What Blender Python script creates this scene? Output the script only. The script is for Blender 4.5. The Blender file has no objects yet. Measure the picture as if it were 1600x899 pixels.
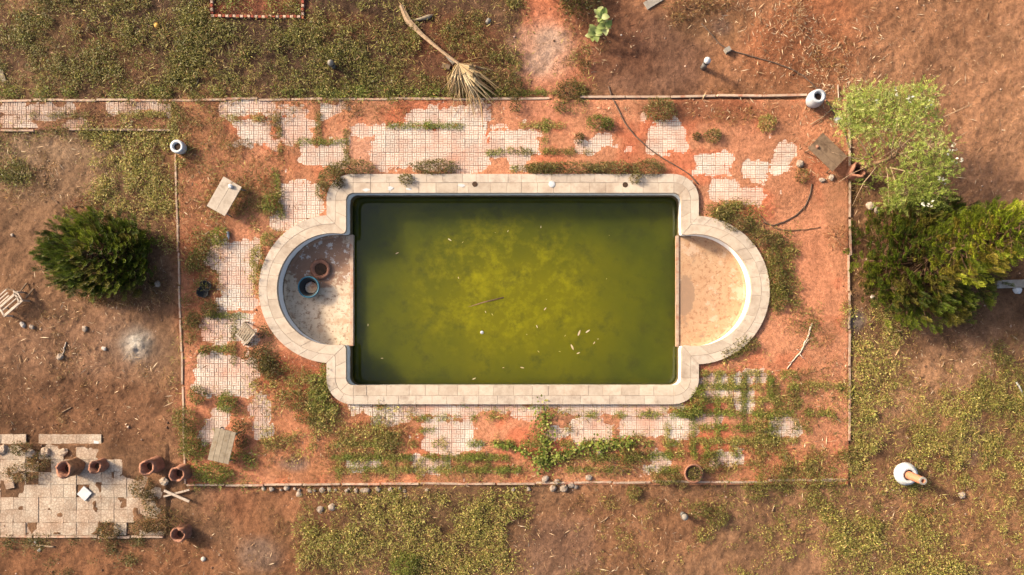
import bpy, math, random
import numpy as np
from mathutils import Vector, Matrix, Quaternion

# ------------------------------------------------------------------ camera, sky, sun, exposure
scene = bpy.context.scene
COL = scene.collection
S = 50.0                      # photograph pixels per metre on the ground
H = 21.3                      # flying height of the drone
NX, NY = 1.0, -1.21           # the point straight below the drone
cam_d = bpy.data.cameras.new('camera'); cam = bpy.data.objects.new('camera', cam_d); COL.objects.link(cam)
cam.location = (NX, NY, H); cam.rotation_euler = (0, 0, 0)
cam_d.sensor_fit = 'HORIZONTAL'; cam_d.sensor_width = 36; cam_d.lens = 36 * H * S / 1600
cam_d.shift_x = -NX * S / 1600; cam_d.shift_y = -NY * S / 1600
cam_d.clip_start = 0.1; cam_d.clip_end = 3000
scene.camera = cam
SUN_EL, SUN_AZ = math.radians(27), math.radians(154)     # azimuth counted from +X towards +Y
world = bpy.data.worlds.new('World'); scene.world = world; world.use_nodes = True
wn = world.node_tree; bg = wn.nodes['Background']
sky = wn.nodes.new('ShaderNodeTexSky'); sky.sky_type = 'NISHITA'; sky.sun_disc = False
sky.sun_elevation = SUN_EL; sky.sun_rotation = math.pi / 2 - SUN_AZ
sky.air_density = 1.0; sky.dust_density = 7.0; sky.ozone_density = 0.6
wn.links.new(sky.outputs[0], bg.inputs[0]); bg.inputs[1].default_value = 0.15
sun_d = bpy.data.lights.new('sun', 'SUN'); sun = bpy.data.objects.new('sun', sun_d); COL.objects.link(sun)
sun_d.energy = 4.0; sun_d.angle = math.radians(7.0); sun_d.color = (1.0, 0.87, 0.66)
sdir = Vector((math.cos(SUN_AZ) * math.cos(SUN_EL), math.sin(SUN_AZ) * math.cos(SUN_EL), math.sin(SUN_EL)))
sun.rotation_euler = (-sdir).to_track_quat('-Z', 'Y').to_euler(); sun.location = sdir * 60
vs = scene.view_settings; vs.view_transform = 'Standard'; vs.look = 'None'; vs.gamma = 1; vs.use_curve_mapping = False
vs.exposure = 1.0

# ------------------------------------------------------------------ helpers
rng = np.random.default_rng(7)
random.seed(11)
def W(px, py, z=0.0):
    """ground position of the point seen at photograph pixel (px, py) that stands z above the ground"""
    x, y = (px - 800) / S, (449.5 - py) / S
    k = (H - z) / H
    return (NX + (x - NX) * k, NY + (y - NY) * k)
def lin(c):
    c = np.asarray(c, float) / 255.0
    return np.where(c <= 0.04045, c / 12.92, ((c + 0.055) / 1.055) ** 2.4)
CAL = 0.62
def A(r, g, b, k=1.0): return lin((r, g, b)) * CAL * k
def _hash(ix, iy, seed):
    n = (ix.astype(np.int64) * 374761393 + iy.astype(np.int64) * 668265263 + seed * 974711) & 0x7fffffff
    n = ((n ^ (n >> 13)) * 1274126177) & 0x7fffffff
    n = (n ^ (n >> 16)) & 0xffff
    return n / 65535.0
def vnoise(x, y, seed=0):
    ix, iy = np.floor(x), np.floor(y); fx, fy = x - ix, y - iy
    ux, uy = fx * fx * fx * (fx * (fx * 6 - 15) + 10), fy * fy * fy * (fy * (fy * 6 - 15) + 10)
    a, b = _hash(ix, iy, seed), _hash(ix + 1, iy, seed); c, d = _hash(ix, iy + 1, seed), _hash(ix + 1, iy + 1, seed)
    return (a + (b - a) * ux) * (1 - uy) + (c + (d - c) * ux) * uy
def fbm(x, y, f, octs=4, seed=0, gain=0.5):
    t = np.zeros_like(x); amp = 1.0; tot = 0
    for o in range(octs):
        t = t + amp * vnoise(x * f + 13.7 * o, y * f - 7.3 * o, seed + o); tot += amp; amp *= gain; f *= 2.03
    return t / tot
def sstep(a, b, v):
    t = np.clip((v - a) / (b - a), 0, 1); return t * t * (3 - 2 * t)
def mix(a, b, t): return a + (b - a) * t

def mesh_np(name, V, F, col=None, smooth=False):
    V = np.asarray(V, np.float32).reshape(-1, 3); F = np.asarray(F, np.int32); n = F.shape[1]
    me = bpy.data.meshes.new(name)
    me.vertices.add(len(V)); me.vertices.foreach_set('co', V.ravel())
    me.loops.add(F.size); me.loops.foreach_set('vertex_index', F.ravel())
    me.polygons.add(len(F)); me.polygons.foreach_set('loop_start', np.arange(0, F.size, n, dtype=np.int32))
    me.update(calc_edges=True)
    if smooth: me.polygons.foreach_set('use_smooth', np.ones(len(F), bool))
    if col is not None:
        at = me.attributes.new('col', 'FLOAT_COLOR', 'POINT')
        c = np.ones((len(V), 4), np.float32); c[:, :3] = col; at.data.foreach_set('color', c.ravel())
    return me
class MB:
    """collects shapes into one mesh"""
    def __init__(s): s.v = []; s.f = []
    def add(s, V, F):
        o = len(s.v); s.v += [tuple(p) for p in V]; s.f += [tuple(i + o for i in f) for f in F]; return s
    def box(s, c, d, rot=None, taper=1.0):
        V = []
        for z in (-.5, .5):
            k = taper if z > 0 else 1
            for x, y in ((-.5, -.5), (.5, -.5), (.5, .5), (-.5, .5)):
                p = Vector((x * d[0] * k, y * d[1] * k, z * d[2]))
                if rot is not None: p = rot @ p
                V.append(p + Vector(c))
        return s.add(V, [(3, 2, 1, 0), (4, 5, 6, 7), (0, 1, 5, 4), (1, 2, 6, 5), (2, 3, 7, 6), (3, 0, 4, 7)])
    def bar(s, a, b, w, h):
        a, b = Vector(a), Vector(b); d = b - a; L = d.length
        q = d.to_track_quat('X', 'Z').to_matrix()
        return s.box((a + b) / 2, (L, w, h), q)
    def tube(s, pts, rad, n=6, cap=True):
        pts = [Vector(p) for p in pts]; V = []; F = []
        if not hasattr(rad, '__len__'): rad = [rad] * len(pts)
        up = None
        for i, p in enumerate(pts):
            d = (pts[min(i + 1, len(pts) - 1)] - pts[max(i - 1, 0)]).normalized()
            if up is None: up = Vector((0, 0, 1)) if abs(d.z) < .9 else Vector((1, 0, 0))
            sx = d.cross(up).normalized(); up = sx.cross(d).normalized()
            for k in range(n):
                a = 2 * math.pi * k / n; V.append(p + (sx * math.cos(a) + up * math.sin(a)) * rad[i])
        for i in range(len(pts) - 1):
            for k in range(n):
                F.append((i * n + k, i * n + (k + 1) % n, (i + 1) * n + (k + 1) % n, (i + 1) * n + k))
        if cap:
            F.append(tuple(range(n - 1, -1, -1))); F.append(tuple(range((len(pts) - 1) * n, len(pts) * n)))
        return s.add(V, F)
    def lathe(s, prof, n=20, c=(0, 0, 0), wob=0, seed=0, cap=True):
        V = []; F = []; r_ = random.Random(seed); ws = [1 + r_.uniform(-wob, wob) for _ in range(n)]
        for r, z in prof:
            for k in range(n):
                a = 2 * math.pi * k / n; V.append((c[0] + r * ws[k] * math.cos(a), c[1] + r * ws[k] * math.sin(a), c[2] + z))
        for i in range(len(prof) - 1):
            for k in range(n):
                F.append((i * n + k, i * n + (k + 1) % n, (i + 1) * n + (k + 1) % n, (i + 1) * n + k))
        if cap: F.append(tuple(range(n - 1, -1, -1))); F.append(tuple(range((len(prof) - 1) * n, len(prof) * n)))
        return s.add(V, F)
    def prism(s, poly, z0, z1):
        n = len(poly)
        V = [(x, y, z0) for x, y in poly] + [(x, y, z1) for x, y in poly]
        F = [tuple(range(n - 1, -1, -1)), tuple(range(n, 2 * n))] + [(i, (i + 1) % n, n + (i + 1) % n, n + i) for i in range(n)]
        return s.add(V, F)
    def mesh(s, name, smooth=False):
        me = bpy.data.meshes.new(name); me.from_pydata([tuple(p) for p in s.v], [], s.f); me.update()
        if smooth: me.polygons.foreach_set('use_smooth', np.ones(len(me.polygons), bool))
        return me
def put(name, me, mat=None, parent=None, loc=(0, 0, 0), rot=(0, 0, 0), label=None, cat=None, group=None, kind=None):
    o = bpy.data.objects.new(name, me); COL.objects.link(o); o.location = loc; o.rotation_euler = rot
    if mat is not None and me is not None and not me.materials: me.materials.append(mat)
    if parent is not None: o.parent = parent
    if label: o['label'] = label
    if cat: o['category'] = cat
    if group: o['group'] = group
    if kind: o['kind'] = kind
    return o
def thing(name, label, cat, loc=(0, 0, 0), rz=0, group=None):
    return put(name, None, loc=loc, rot=(0, 0, rz), label=label, cat=cat, group=group)

# ------------------------------------------------------------------ materials
def mat_new(name):
    m = bpy.data.materials.new(name); m.use_nodes = True; nt = m.node_tree
    return m, nt, nt.nodes['Principled BSDF']
def N(nt, t, **kw):
    n = nt.nodes.new(t)
    for k, v in kw.items():
        if k in n.inputs: n.inputs[k].default_value = v
        else: setattr(n, k, v)
    return n
def ramp(nt, src, stops):
    r = nt.nodes.new('ShaderNodeValToRGB'); e = r.color_ramp.elements
    while len(e) < len(stops): e.new(0.5)
    for i, (p, c) in enumerate(stops):
        e[i].position = p; e[i].color = (*c, 1) if len(c) == 3 else c
    nt.links.new(src, r.inputs[0]); return r.outputs[0]
def mixc(nt, a, b, fac, mode='MIX'):
    m = nt.nodes.new('ShaderNodeMix'); m.data_type = 'RGBA'; m.blend_type = mode
    for sock, v in ((m.inputs[0], fac), (m.inputs[6], a), (m.inputs[7], b)):
        if hasattr(v, 'is_linked'): nt.links.new(v, sock)
        elif hasattr(v, '__len__'): sock.default_value = (*v[:3], 1)
        else: sock.default_value = v
    return m.outputs[2]
def noise_out(nt, vec, scale, detail=4, rough=0.55):
    n = N(nt, 'ShaderNodeTexNoise', Scale=scale, Detail=detail, Roughness=rough)
    if vec is not None: nt.links.new(vec, n.inputs['Vector'])
    return n.outputs[0]
def bump(nt, bsdf, height, strength, dist):
    b = N(nt, 'ShaderNodeBump', Strength=strength, Distance=dist); nt.links.new(height, b.inputs['Height'])
    nt.links.new(b.outputs[0], bsdf.inputs['Normal']); return b
def surf(name, c1, c2, scale=3.0, rough=0.85, bstr=0.4, bdist=0.01, bscale=30, rnd=0.12, stain=None, sscale=2.0, slo=.55, shi=.75, spots=None):
    """weathered surface: two tones mixed by noise, per-object tone, optional stain, fine relief"""
    m, nt, b = mat_new(name)
    pos = nt.nodes.new('ShaderNodeNewGeometry').outputs['Position']
    c = mixc(nt, c1, c2, ramp(nt, noise_out(nt, pos, scale, 6, .65), [(.3, (0, 0, 0)), (.7, (1, 1, 1))]))
    if stain is not None:
        c = mixc(nt, c, stain, ramp(nt, noise_out(nt, pos, sscale, 6, .7), [(slo, (0, 0, 0)), (shi, (1, 1, 1))]))
    if spots is not None: c = mixc(nt, c, spots, ramp(nt, noise_out(nt, pos, 7, 9, .75), [(.62, (0, 0, 0)), (.7, (.8, .8, .8))]))
    oi = nt.nodes.new('ShaderNodeObjectInfo')
    mr = N(nt, 'ShaderNodeMapRange'); mr.inputs[3].default_value = 1 - rnd; mr.inputs[4].default_value = 1 + rnd
    nt.links.new(oi.outputs['Random'], mr.inputs[0])
    v = nt.nodes.new('ShaderNodeHueSaturation'); nt.links.new(c, v.inputs['Color']); nt.links.new(mr.outputs[0], v.inputs['Value'])
    nt.links.new(v.outputs[0], b.inputs['Base Color']); b.inputs['Roughness'].default_value = rough
    b.inputs['Specular IOR Level'].default_value = .25
    if bstr: bump(nt, b, noise_out(nt, pos, bscale, 5, .6), bstr, bdist)
    return m
def leafmat(name, trans=0.35, rough=0.55):
    m, nt, b = mat_new(name)
    a = N(nt, 'ShaderNodeAttribute', attribute_name='col')
    pos = nt.nodes.new('ShaderNodeNewGeometry').outputs['Position']
    c = mixc(nt, a.outputs[0], (.5, .5, .5), ramp(nt, noise_out(nt, pos, 14, 3), [(.35, (0, 0, 0)), (.75, (.25, .25, .25))]), 'SOFT_LIGHT')
    nt.links.new(c, b.inputs['Base Color']); b.inputs['Roughness'].default_value = rough
    b.inputs['Specular IOR Level'].default_value = .3
    t = nt.nodes.new('ShaderNodeBsdfTranslucent'); nt.links.new(c, t.inputs[0])
    mx = nt.nodes.new('ShaderNodeMixShader'); mx.inputs[0].default_value = trans
    nt.links.new(b.outputs[0], mx.inputs[1]); nt.links.new(t.outputs[0], mx.inputs[2])
    nt.links.new(mx.outputs[0], nt.nodes['Material Output'].inputs[0]); return m
M = {}
M['leaf'] = leafmat('leaf'); M['litter'] = leafmat('litter', 0.1, .8); M['needle'] = leafmat('needle', .1, .5)
# soil: zone colour from the mesh, clods and grit from noise
m, nt, b = mat_new('soil'); M['soil'] = m
pos = nt.nodes.new('ShaderNodeNewGeometry').outputs['Position']
a = N(nt, 'ShaderNodeAttribute', attribute_name='col')
f1 = ramp(nt, noise_out(nt, pos, 9, 8, .7), [(.28, (.55, .52, .5)), (.5, (1, 1, 1)), (.72, (1.35, 1.36, 1.38))])
c = mixc(nt, a.outputs[0], f1, 1.0, 'MULTIPLY')
f2 = ramp(nt, noise_out(nt, pos, 46, 4, .7), [(.3, (.62, .6, .58)), (.55, (1, 1, 1)), (.75, (1.3, 1.3, 1.3))])
c = mixc(nt, c, f2, .8, 'MULTIPLY')
nt.links.new(c, b.inputs['Base Color']); b.inputs['Roughness'].default_value = .95; b.inputs['Specular IOR Level'].default_value = .1
mh = N(nt, 'ShaderNodeMath', operation='ADD')
nt.links.new(noise_out(nt, pos, 13, 6, .65), mh.inputs[0]); nt.links.new(noise_out(nt, pos, 55, 3, .6), mh.inputs[1])
bump(nt, b, mh.outputs[0], 1.0, .05)
def tile_mat(name, c1, c2, dust, crazy=False, lo=.45, hi=.7):
    m, nt, b = mat_new(name)
    pos = nt.nodes.new('ShaderNodeNewGeometry').outputs['Position']
    c = mixc(nt, c1, c2, ramp(nt, noise_out(nt, pos, 2.2, 6, .65), [(.3, (0, 0, 0)), (.7, (1, 1, 1))]))
    c = mixc(nt, c, (.10, .085, .075), ramp(nt, noise_out(nt, pos, 1.1, 7, .72), [(.66, (0, 0, 0)), (.9, (.6, .6, .6))]))
    oi = nt.nodes.new('ShaderNodeObjectInfo')
    mr = N(nt, 'ShaderNodeMapRange'); mr.inputs[3].default_value = .82; mr.inputs[4].default_value = 1.12
    nt.links.new(oi.outputs['Random'], mr.inputs[0])
    hv = nt.nodes.new('ShaderNodeHueSaturation'); nt.links.new(c, hv.inputs['Color']); nt.links.new(mr.outputs[0], hv.inputs['Value'])
    c = mixc(nt, hv.outputs[0], dust, ramp(nt, noise_out(nt, pos, .9, 8, .7), [(lo, (0, 0, 0)), (hi, (.85, .85, .85))]))
    h = noise_out(nt, pos, 40, 4)
    if crazy:
        tc = nt.nodes.new('ShaderNodeTexCoord')
        v = N(nt, 'ShaderNodeTexVoronoi', Scale=12.0); v.feature = 'DISTANCE_TO_EDGE'
        nt.links.new(pos, v.inputs['Vector'])
        e = ramp(nt, v.outputs['Distance'], [(.05, (0, 0, 0)), (.16, (1, 1, 1))])
        c = mixc(nt, mixc(nt, c, (.74, .7, .67), 1.0, 'MULTIPLY'), c, e); h = e
    nt.links.new(c, b.inputs['Base Color']); b.inputs['Roughness'].default_value = .85; b.inputs['Specular IOR Level'].default_value = .25
    bump(nt, b, h, .5, .006)
    return m
DUST = A(222, 158, 130)
M['tile'] = tile_mat('paving tile', A(238, 224, 208), A(216, 202, 188), DUST, False, .385, .68)
M['tile_joint'] = surf('tile joint', A(190, 158, 138), A(212, 172, 148), 12, .95, .3)
M['patio_tile'] = tile_mat('patio tile', A(228, 212, 192), A(180, 160, 140), A(178, 138, 110), True, .40, .74)
M['path_tile'] = tile_mat('path tile', A(218, 200, 185), A(195, 172, 155), A(176, 125, 95), False, .42, .62)
M['coping'] = surf('coping stone', A(216, 198, 178), A(200, 180, 160), 5, .8, .5, .008, 40, .11, A(166, 142, 122), 1.8, .46, .78, A(118, 100, 86))
M['coping_outer'] = surf('coping stone outer row', A(216, 200, 182), A(200, 180, 162), 5, .85, .6, .010, 35, .11, A(158, 138, 122), 3.0, .5, .78, A(112, 98, 86))
M['mortar'] = surf('mortar', A(190, 170, 150), A(170, 150, 132), 10, .95, .4)
M['kerb'] = surf('kerb', A(214, 188, 166), A(180, 150, 128), 7, .9, .5, .01, 40, .15, A(180, 110, 80), 4, .5, .7)
M['concrete'] = surf('concrete', A(176, 168, 158), A(140, 130, 120), 6, .9, .5)
M['white'] = surf('white paint', A(225, 225, 226), A(200, 200, 202), 8, .6, .2, .004, 40, .05, A(160, 150, 140), 5, .62, .85)
M['blue_white'] = surf('blue white glaze', A(180, 186, 198), A(205, 206, 210), 6, .55, .3, .005, 30, .05, A(150, 145, 140), 6, .6, .8)
M['terracotta'] = surf('terracotta', A(182, 128, 104), A(140, 96, 76), 8, .85, .6, .01, 30, .12, A(210, 150, 120), 6, .55, .8)
M['clay_pipe'] = surf('salmon clay', A(222, 130, 98), A(205, 150, 115), 6, .8, .3, .005, 40, .05)
M['bark_clay'] = surf('bark textured clay', A(176, 132, 98), A(132, 98, 74), 10, .95, .9, .03, 18, .15, A(90, 64, 46), 5, .5, .7)
M['dark_soil'] = surf('dark soil', A(60, 45, 36), A(90, 66, 50), 12, .95, .6, .02, 30)
M['wood_pale'] = surf('pale weathered wood', A(206, 190, 172), A(178, 162, 146), 6, .85, .5, .004, 50, .05, A(150, 130, 110), 3, .55, .8)
M['wood_grey'] = surf('grey weathered wood', A(176, 160, 138), A(140, 124, 104), 8, .9, .6, .006, 45, .08, A(150, 120, 80), 4, .55, .8)
M['wood_brown'] = surf('brown wood', A(150, 124, 100), A(118, 96, 78), 8, .9, .6, .006, 45, .08, A(100, 78, 60), 4, .5, .75)
M['wood_white'] = surf('flaking white wood', A(222, 204, 186), A(190, 168, 148), 9, .8, .4, .004, 50, .06)
M['metal'] = surf('grey metal leg', A(150, 148, 146), A(110, 106, 102), 9, .5, .2, .003, 40, .05)
M['black'] = surf('black plastic', A(24, 26, 30), A(40, 38, 38), 9, .6, .2)
M['teal'] = surf('teal rim', A(40, 96, 120), A(60, 110, 130), 9, .5, .2)
M['hose'] = surf('hose rubber', A(120, 96, 80), A(88, 70, 60), 12, .7, .3)
M['stick'] = surf('bare stick', A(196, 168, 138), A(150, 120, 92), 14, .9, .4)
M['bark'] = surf('bark', A(150, 118, 90), A(104, 78, 58), 14, .95, .7, .02, 24)
M['stone'] = surf('stone', A(190, 172, 156), A(146, 126, 110), 8, .9, .7, .02, 20, .18)
M['chalk'] = surf('chalky stone', A(222, 212, 202), A(190, 176, 164), 10, .9, .7, .02, 20, .1)
M['frond'] = leafmat('dry frond', .25, .6)
M['yellow'] = surf('yellow', A(214, 166, 70), A(190, 140, 60), 9, .6, .2)
M['brick'] = surf('red brick', A(190, 96, 74), A(150, 76, 58), 14, .9, .6, .008, 40, .2)
M['brick_pale'] = surf('pale brick', A(226, 196, 172), A(196, 160, 138), 14, .9, .6, .008, 40, .15)
# pool wall: white paint, brown tide marks near the water
m, nt, b = mat_new('pool wall'); M['pool_wall'] = m
g = nt.nodes.new('ShaderNodeNewGeometry'); pos = g.outputs['Position']
sep = nt.nodes.new('ShaderNodeSeparateXYZ'); nt.links.new(pos, sep.inputs[0])
ad = N(nt, 'ShaderNodeMath', operation='MULTIPLY_ADD'); nt.links.new(noise_out(nt, pos, 5, 6, .7), ad.inputs[0]); ad.inputs[1].default_value = .22
dryx = N(nt, 'ShaderNodeMapRange'); nt.links.new(sep.outputs[0], dryx.inputs[0]); dryx.inputs[1].default_value = 5.6; dryx.inputs[2].default_value = 6.6; dryx.inputs[3].default_value = 0; dryx.inputs[4].default_value = .35
adz = N(nt, 'ShaderNodeMath', operation='ADD'); nt.links.new(sep.outputs[2], adz.inputs[0]); nt.links.new(dryx.outputs[0], adz.inputs[1])
nt.links.new(adz.outputs[0], ad.inputs[2])
t = ramp(nt, ad.outputs[0], [(0, (1, 1, 1)), (1, (0, 0, 0))]);
mr = N(nt, 'ShaderNodeMapRange'); nt.links.new(ad.outputs[0], mr.inputs[0]); mr.inputs[1].default_value = -.36; mr.inputs[2].default_value = -.30; mr.inputs[3].default_value = 1; mr.inputs[4].default_value = 0
mr2 = N(nt, 'ShaderNodeMapRange'); nt.links.new(ad.outputs[0], mr2.inputs[0]); mr2.inputs[1].default_value = -.72; mr2.inputs[2].default_value = -.5; mr2.inputs[3].default_value = 1; mr2.inputs[4].default_value = 0
wc = mixc(nt, (.78, .79, .80), (.66, .66, .66), noise_out(nt, pos, 4, 5))
dc = mixc(nt, A(128, 106, 74), A(84, 66, 44), noise_out(nt, pos, 9, 6, .7))
dc = mixc(nt, dc, A(96, 96, 30), mr2.outputs[0])
nt.links.new(mixc(nt, wc, dc, mr.outputs[0]), b.inputs['Base Color']); b.inputs['Roughness'].default_value = .6
# shelves
def shelf_mat(name, c1, c2, c3, c4, lo3=.52, cen=None, c5=None, c6=None, flake=True):
    m, nt, b = mat_new(name); pos = nt.nodes.new('ShaderNodeNewGeometry').outputs['Position']
    c = mixc(nt, c1, c2, ramp(nt, noise_out(nt, pos, 2.4, 8, .7), [(.35, (0, 0, 0)), (.65, (1, 1, 1))]))
    c = mixc(nt, c, c3, ramp(nt, noise_out(nt, pos, 7, 8, .75), [(.52, (0, 0, 0)), (.6, (1, 1, 1))]))
    mp = N(nt, 'ShaderNodeMapping'); mp.inputs['Location'].default_value = (3.1, 8.4, 0); nt.links.new(pos, mp.inputs[0])
    c = mixc(nt, c, c4, ramp(nt, noise_out(nt, mp.outputs[0], 1.6, 9, .75), [(.54, (0, 0, 0)), (.6, (1, 1, 1))]))
    if cen is not None:      # brown patch fading out from one centre, lime flakes beside it
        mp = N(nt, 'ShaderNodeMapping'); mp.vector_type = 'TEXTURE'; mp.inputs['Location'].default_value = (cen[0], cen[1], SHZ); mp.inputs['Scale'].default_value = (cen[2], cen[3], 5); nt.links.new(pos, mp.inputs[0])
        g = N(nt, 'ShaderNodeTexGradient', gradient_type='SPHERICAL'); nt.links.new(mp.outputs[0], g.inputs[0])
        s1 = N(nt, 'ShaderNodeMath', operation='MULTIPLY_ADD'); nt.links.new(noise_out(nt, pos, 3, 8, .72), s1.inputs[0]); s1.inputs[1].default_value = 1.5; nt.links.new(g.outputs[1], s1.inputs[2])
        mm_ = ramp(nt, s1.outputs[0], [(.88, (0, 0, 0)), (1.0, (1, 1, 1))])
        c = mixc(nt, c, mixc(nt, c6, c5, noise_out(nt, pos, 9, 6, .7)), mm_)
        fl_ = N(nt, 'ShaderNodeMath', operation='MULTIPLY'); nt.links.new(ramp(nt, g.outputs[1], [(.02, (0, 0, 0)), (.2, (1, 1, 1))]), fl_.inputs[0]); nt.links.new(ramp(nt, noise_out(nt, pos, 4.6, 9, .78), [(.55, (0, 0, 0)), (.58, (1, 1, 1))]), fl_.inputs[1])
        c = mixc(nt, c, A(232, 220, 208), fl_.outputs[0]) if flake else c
    nt.links.new(c, b.inputs['Base Color']); b.inputs['Roughness'].default_value = .9
    bump(nt, b, noise_out(nt, pos, 20, 6), .5, .01); return m
SHZ = -.58
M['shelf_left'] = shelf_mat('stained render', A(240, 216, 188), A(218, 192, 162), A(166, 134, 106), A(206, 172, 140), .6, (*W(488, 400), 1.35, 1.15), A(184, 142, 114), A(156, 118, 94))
M['shelf_right'] = shelf_mat('dusty orange render', A(204, 166, 130), A(190, 146, 110), A(168, 120, 88), A(210, 176, 148), .6, (*W(1076, 462), .35, .8), A(150, 122, 100), A(176, 136, 106), False)
# murky water
WZ = -.76
m, nt, b = mat_new('murky water'); M['water'] = m
pos = nt.nodes.new('ShaderNodeNewGeometry').outputs['Position']
c = mixc(nt, (.060, .066, .003), (.042, .050, .004), ramp(nt, noise_out(nt, pos, .55, 5, .6), [(.35, (0, 0, 0)), (.65, (1, 1, 1))]))
mp = N(nt, 'ShaderNodeMapping'); mp.vector_type = 'TEXTURE'; mp.inputs['Location'].default_value = (.1, -.6, WZ); mp.inputs['Scale'].default_value = (4.9, 3.1, 9); nt.links.new(pos, mp.inputs[0])
gr = N(nt, 'ShaderNodeTexGradient', gradient_type='SPHERICAL'); nt.links.new(mp.outputs[0], gr.inputs[0])
bl0 = N(nt, 'ShaderNodeMath', operation='MULTIPLY_ADD'); nt.links.new(noise_out(nt, pos, .8, 5, .6), bl0.inputs[0]); bl0.inputs[1].default_value = .7; nt.links.new(gr.outputs[1], bl0.inputs[2])
c = mixc(nt, c, (.120, .110, .002), ramp(nt, bl0.outputs[0], [(.3, (0, 0, 0)), (1.15, (1, 1, 1))]))      # the bloom is thickest in the middle
mp2 = N(nt, 'ShaderNodeMapping'); mp2.vector_type = 'TEXTURE'; mp2.inputs['Location'].default_value = (-.35, .1, WZ); mp2.inputs['Scale'].default_value = (3.8, 2.8, 9); nt.links.new(pos, mp2.inputs[0])
gr2 = N(nt, 'ShaderNodeTexGradient', gradient_type='SPHERICAL'); nt.links.new(mp2.outputs[0], gr2.inputs[0])
blot = N(nt, 'ShaderNodeMath', operation='MULTIPLY')
nt.links.new(ramp(nt, noise_out(nt, pos, 1.9, 9, .74), [(.47, (0, 0, 0)), (.88, (1, 1, 1))]), blot.inputs[0])
nt.links.new(ramp(nt, gr2.outputs[1], [(.0, (0, 0, 0)), (.6, (1, 1, 1))]), blot.inputs[1])
c = mixc(nt, c, (.30, .262, .002), blot.outputs[0])
c = mixc(nt, c, (.028, .033, .007), ramp(nt, noise_out(nt, pos, 1.5, 7, .7), [(.52, (0, 0, 0)), (.78, (.8, .8, .8))]))
nt.links.new(c, b.inputs['Base Color']); b.inputs['Roughness'].default_value = .03; b.inputs['IOR'].default_value = 1.33
b.inputs['Subsurface Weight'].default_value = 1.0; b.inputs['Subsurface Radius'].default_value = (1.0, 1.0, .5); b.inputs['Subsurface Scale'].default_value = 4.2
b.subsurface_method = 'RANDOM_WALK'
b.inputs['Specular IOR Level'].default_value = .6

# ------------------------------------------------------------------ layout masks, all in photograph pixels
def topx(x): return np.asarray(x) * S + 800
def topy(y): return 449.5 - np.asarray(y) * S
def rectd(px, py, r): # >0 inside, pixels
    x0, y0, x1, y1 = r
    return -np.maximum(np.abs(px - (x0 + x1) / 2) - (x1 - x0) / 2, np.abs(py - (y0 + y1) / 2) - (y1 - y0) / 2)
def in_pool(px, py, grow=0):
    return (rectd(px, py, (510 - grow, 272 - grow, 1092 + grow, 632 + grow)) > 0) | (np.hypot(px - 520, py - 452) < 116 + grow) | (np.hypot(px - 1087, py - 453.5) < 116 + grow)
EXPOSED = [(340, 160, 430, 184), (375, 190, 425, 232), (440, 186, 488, 226), (466, 226, 542, 262), (585, 196, 765, 262), (650, 166, 765, 196), (545, 196, 590, 212),
  (770, 202, 850, 246), (800, 240, 832, 266), (1012, 197, 1078, 236), (1082, 243, 1140, 277), (1112, 284, 1152, 316), (1212, 232, 1240, 268),
  (347, 376, 402, 488), (328, 497, 402, 536), (312, 558, 402, 620), (320, 642, 348, 688), (396, 622, 420, 682), (440, 292, 500, 330), (424, 330, 500, 362),
  (664, 656, 736, 704), (896, 656, 952, 688), (966, 650, 1092, 680), (540, 630, 790, 646), (850, 630, 1070, 646), (1122, 710, 1162, 726), (1100, 582, 1132, 602), (1140, 580, 1182, 600),
  (1100, 608, 1132, 624), (1200, 655, 1240, 680), (1188, 580, 1206, 600), (1000, 150 + 30, 1008, 186), (335, 372, 350, 420), (860, 672, 890, 682), (735, 690, 760, 702), (1020, 705, 1040, 735), (1145, 604, 1180, 640), (590, 640, 640, 660), (800, 640, 850, 656), (1090, 650, 1130, 664), (540, 716, 600, 732), (640, 716, 700, 732), (1160, 250, 1200, 275), (900, 215, 960, 236), (1150, 300, 1190, 318), (440, 165, 480, 182), (500, 165, 540, 178)]
PATH_EX = [(0, 162, 116, 179), (98, 184, 140, 199), (175, 160, 275, 176), (0, 184, 60, 200)]
PATIO = [(0, 720, 150, 838), (150, 740, 235, 800), (150, 790, 215, 838), (60, 698, 155, 722), (130, 716, 200, 770), (0, 698, 30, 760), (205, 762, 252, 800), (190, 828, 255, 838)]
def patchfield(px, py, rects, warp=7.0, seed=3):
    px, py = np.asarray(px, float), np.asarray(py, float)
    qx = px + (fbm(px / S, py / S, 1.1, 3, seed + 50) - .5) * 30; qy = py + (fbm(px / S, py / S, 1.1, 3, seed + 60) - .5) * 24
    n = (fbm(px / S, py / S, 2.6, 5, seed, .62) - .5) * 2.6 * warp
    d = np.full_like(px, -1e9)
    for x0, y0, x1, y1 in rects:      # rounded rectangles
        c = min(8, (x1 - x0) / 2, (y1 - y0) / 2)
        ax, ay = np.abs(qx - (x0 + x1) / 2) - (x1 - x0) / 2 + c, np.abs(qy - (y0 + y1) / 2) - (y1 - y0) / 2 + c
        d = np.maximum(d, c - np.hypot(np.maximum(ax, 0), np.maximum(ay, 0)) - np.minimum(np.maximum(ax, ay), 0))
    return d + n
def terrace_mask(px, py):
    xl = 275 + (py - 235) * 15 / 520
    return (px > xl) & (px < 1327) & (py > 156) & (py < 757)
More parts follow.
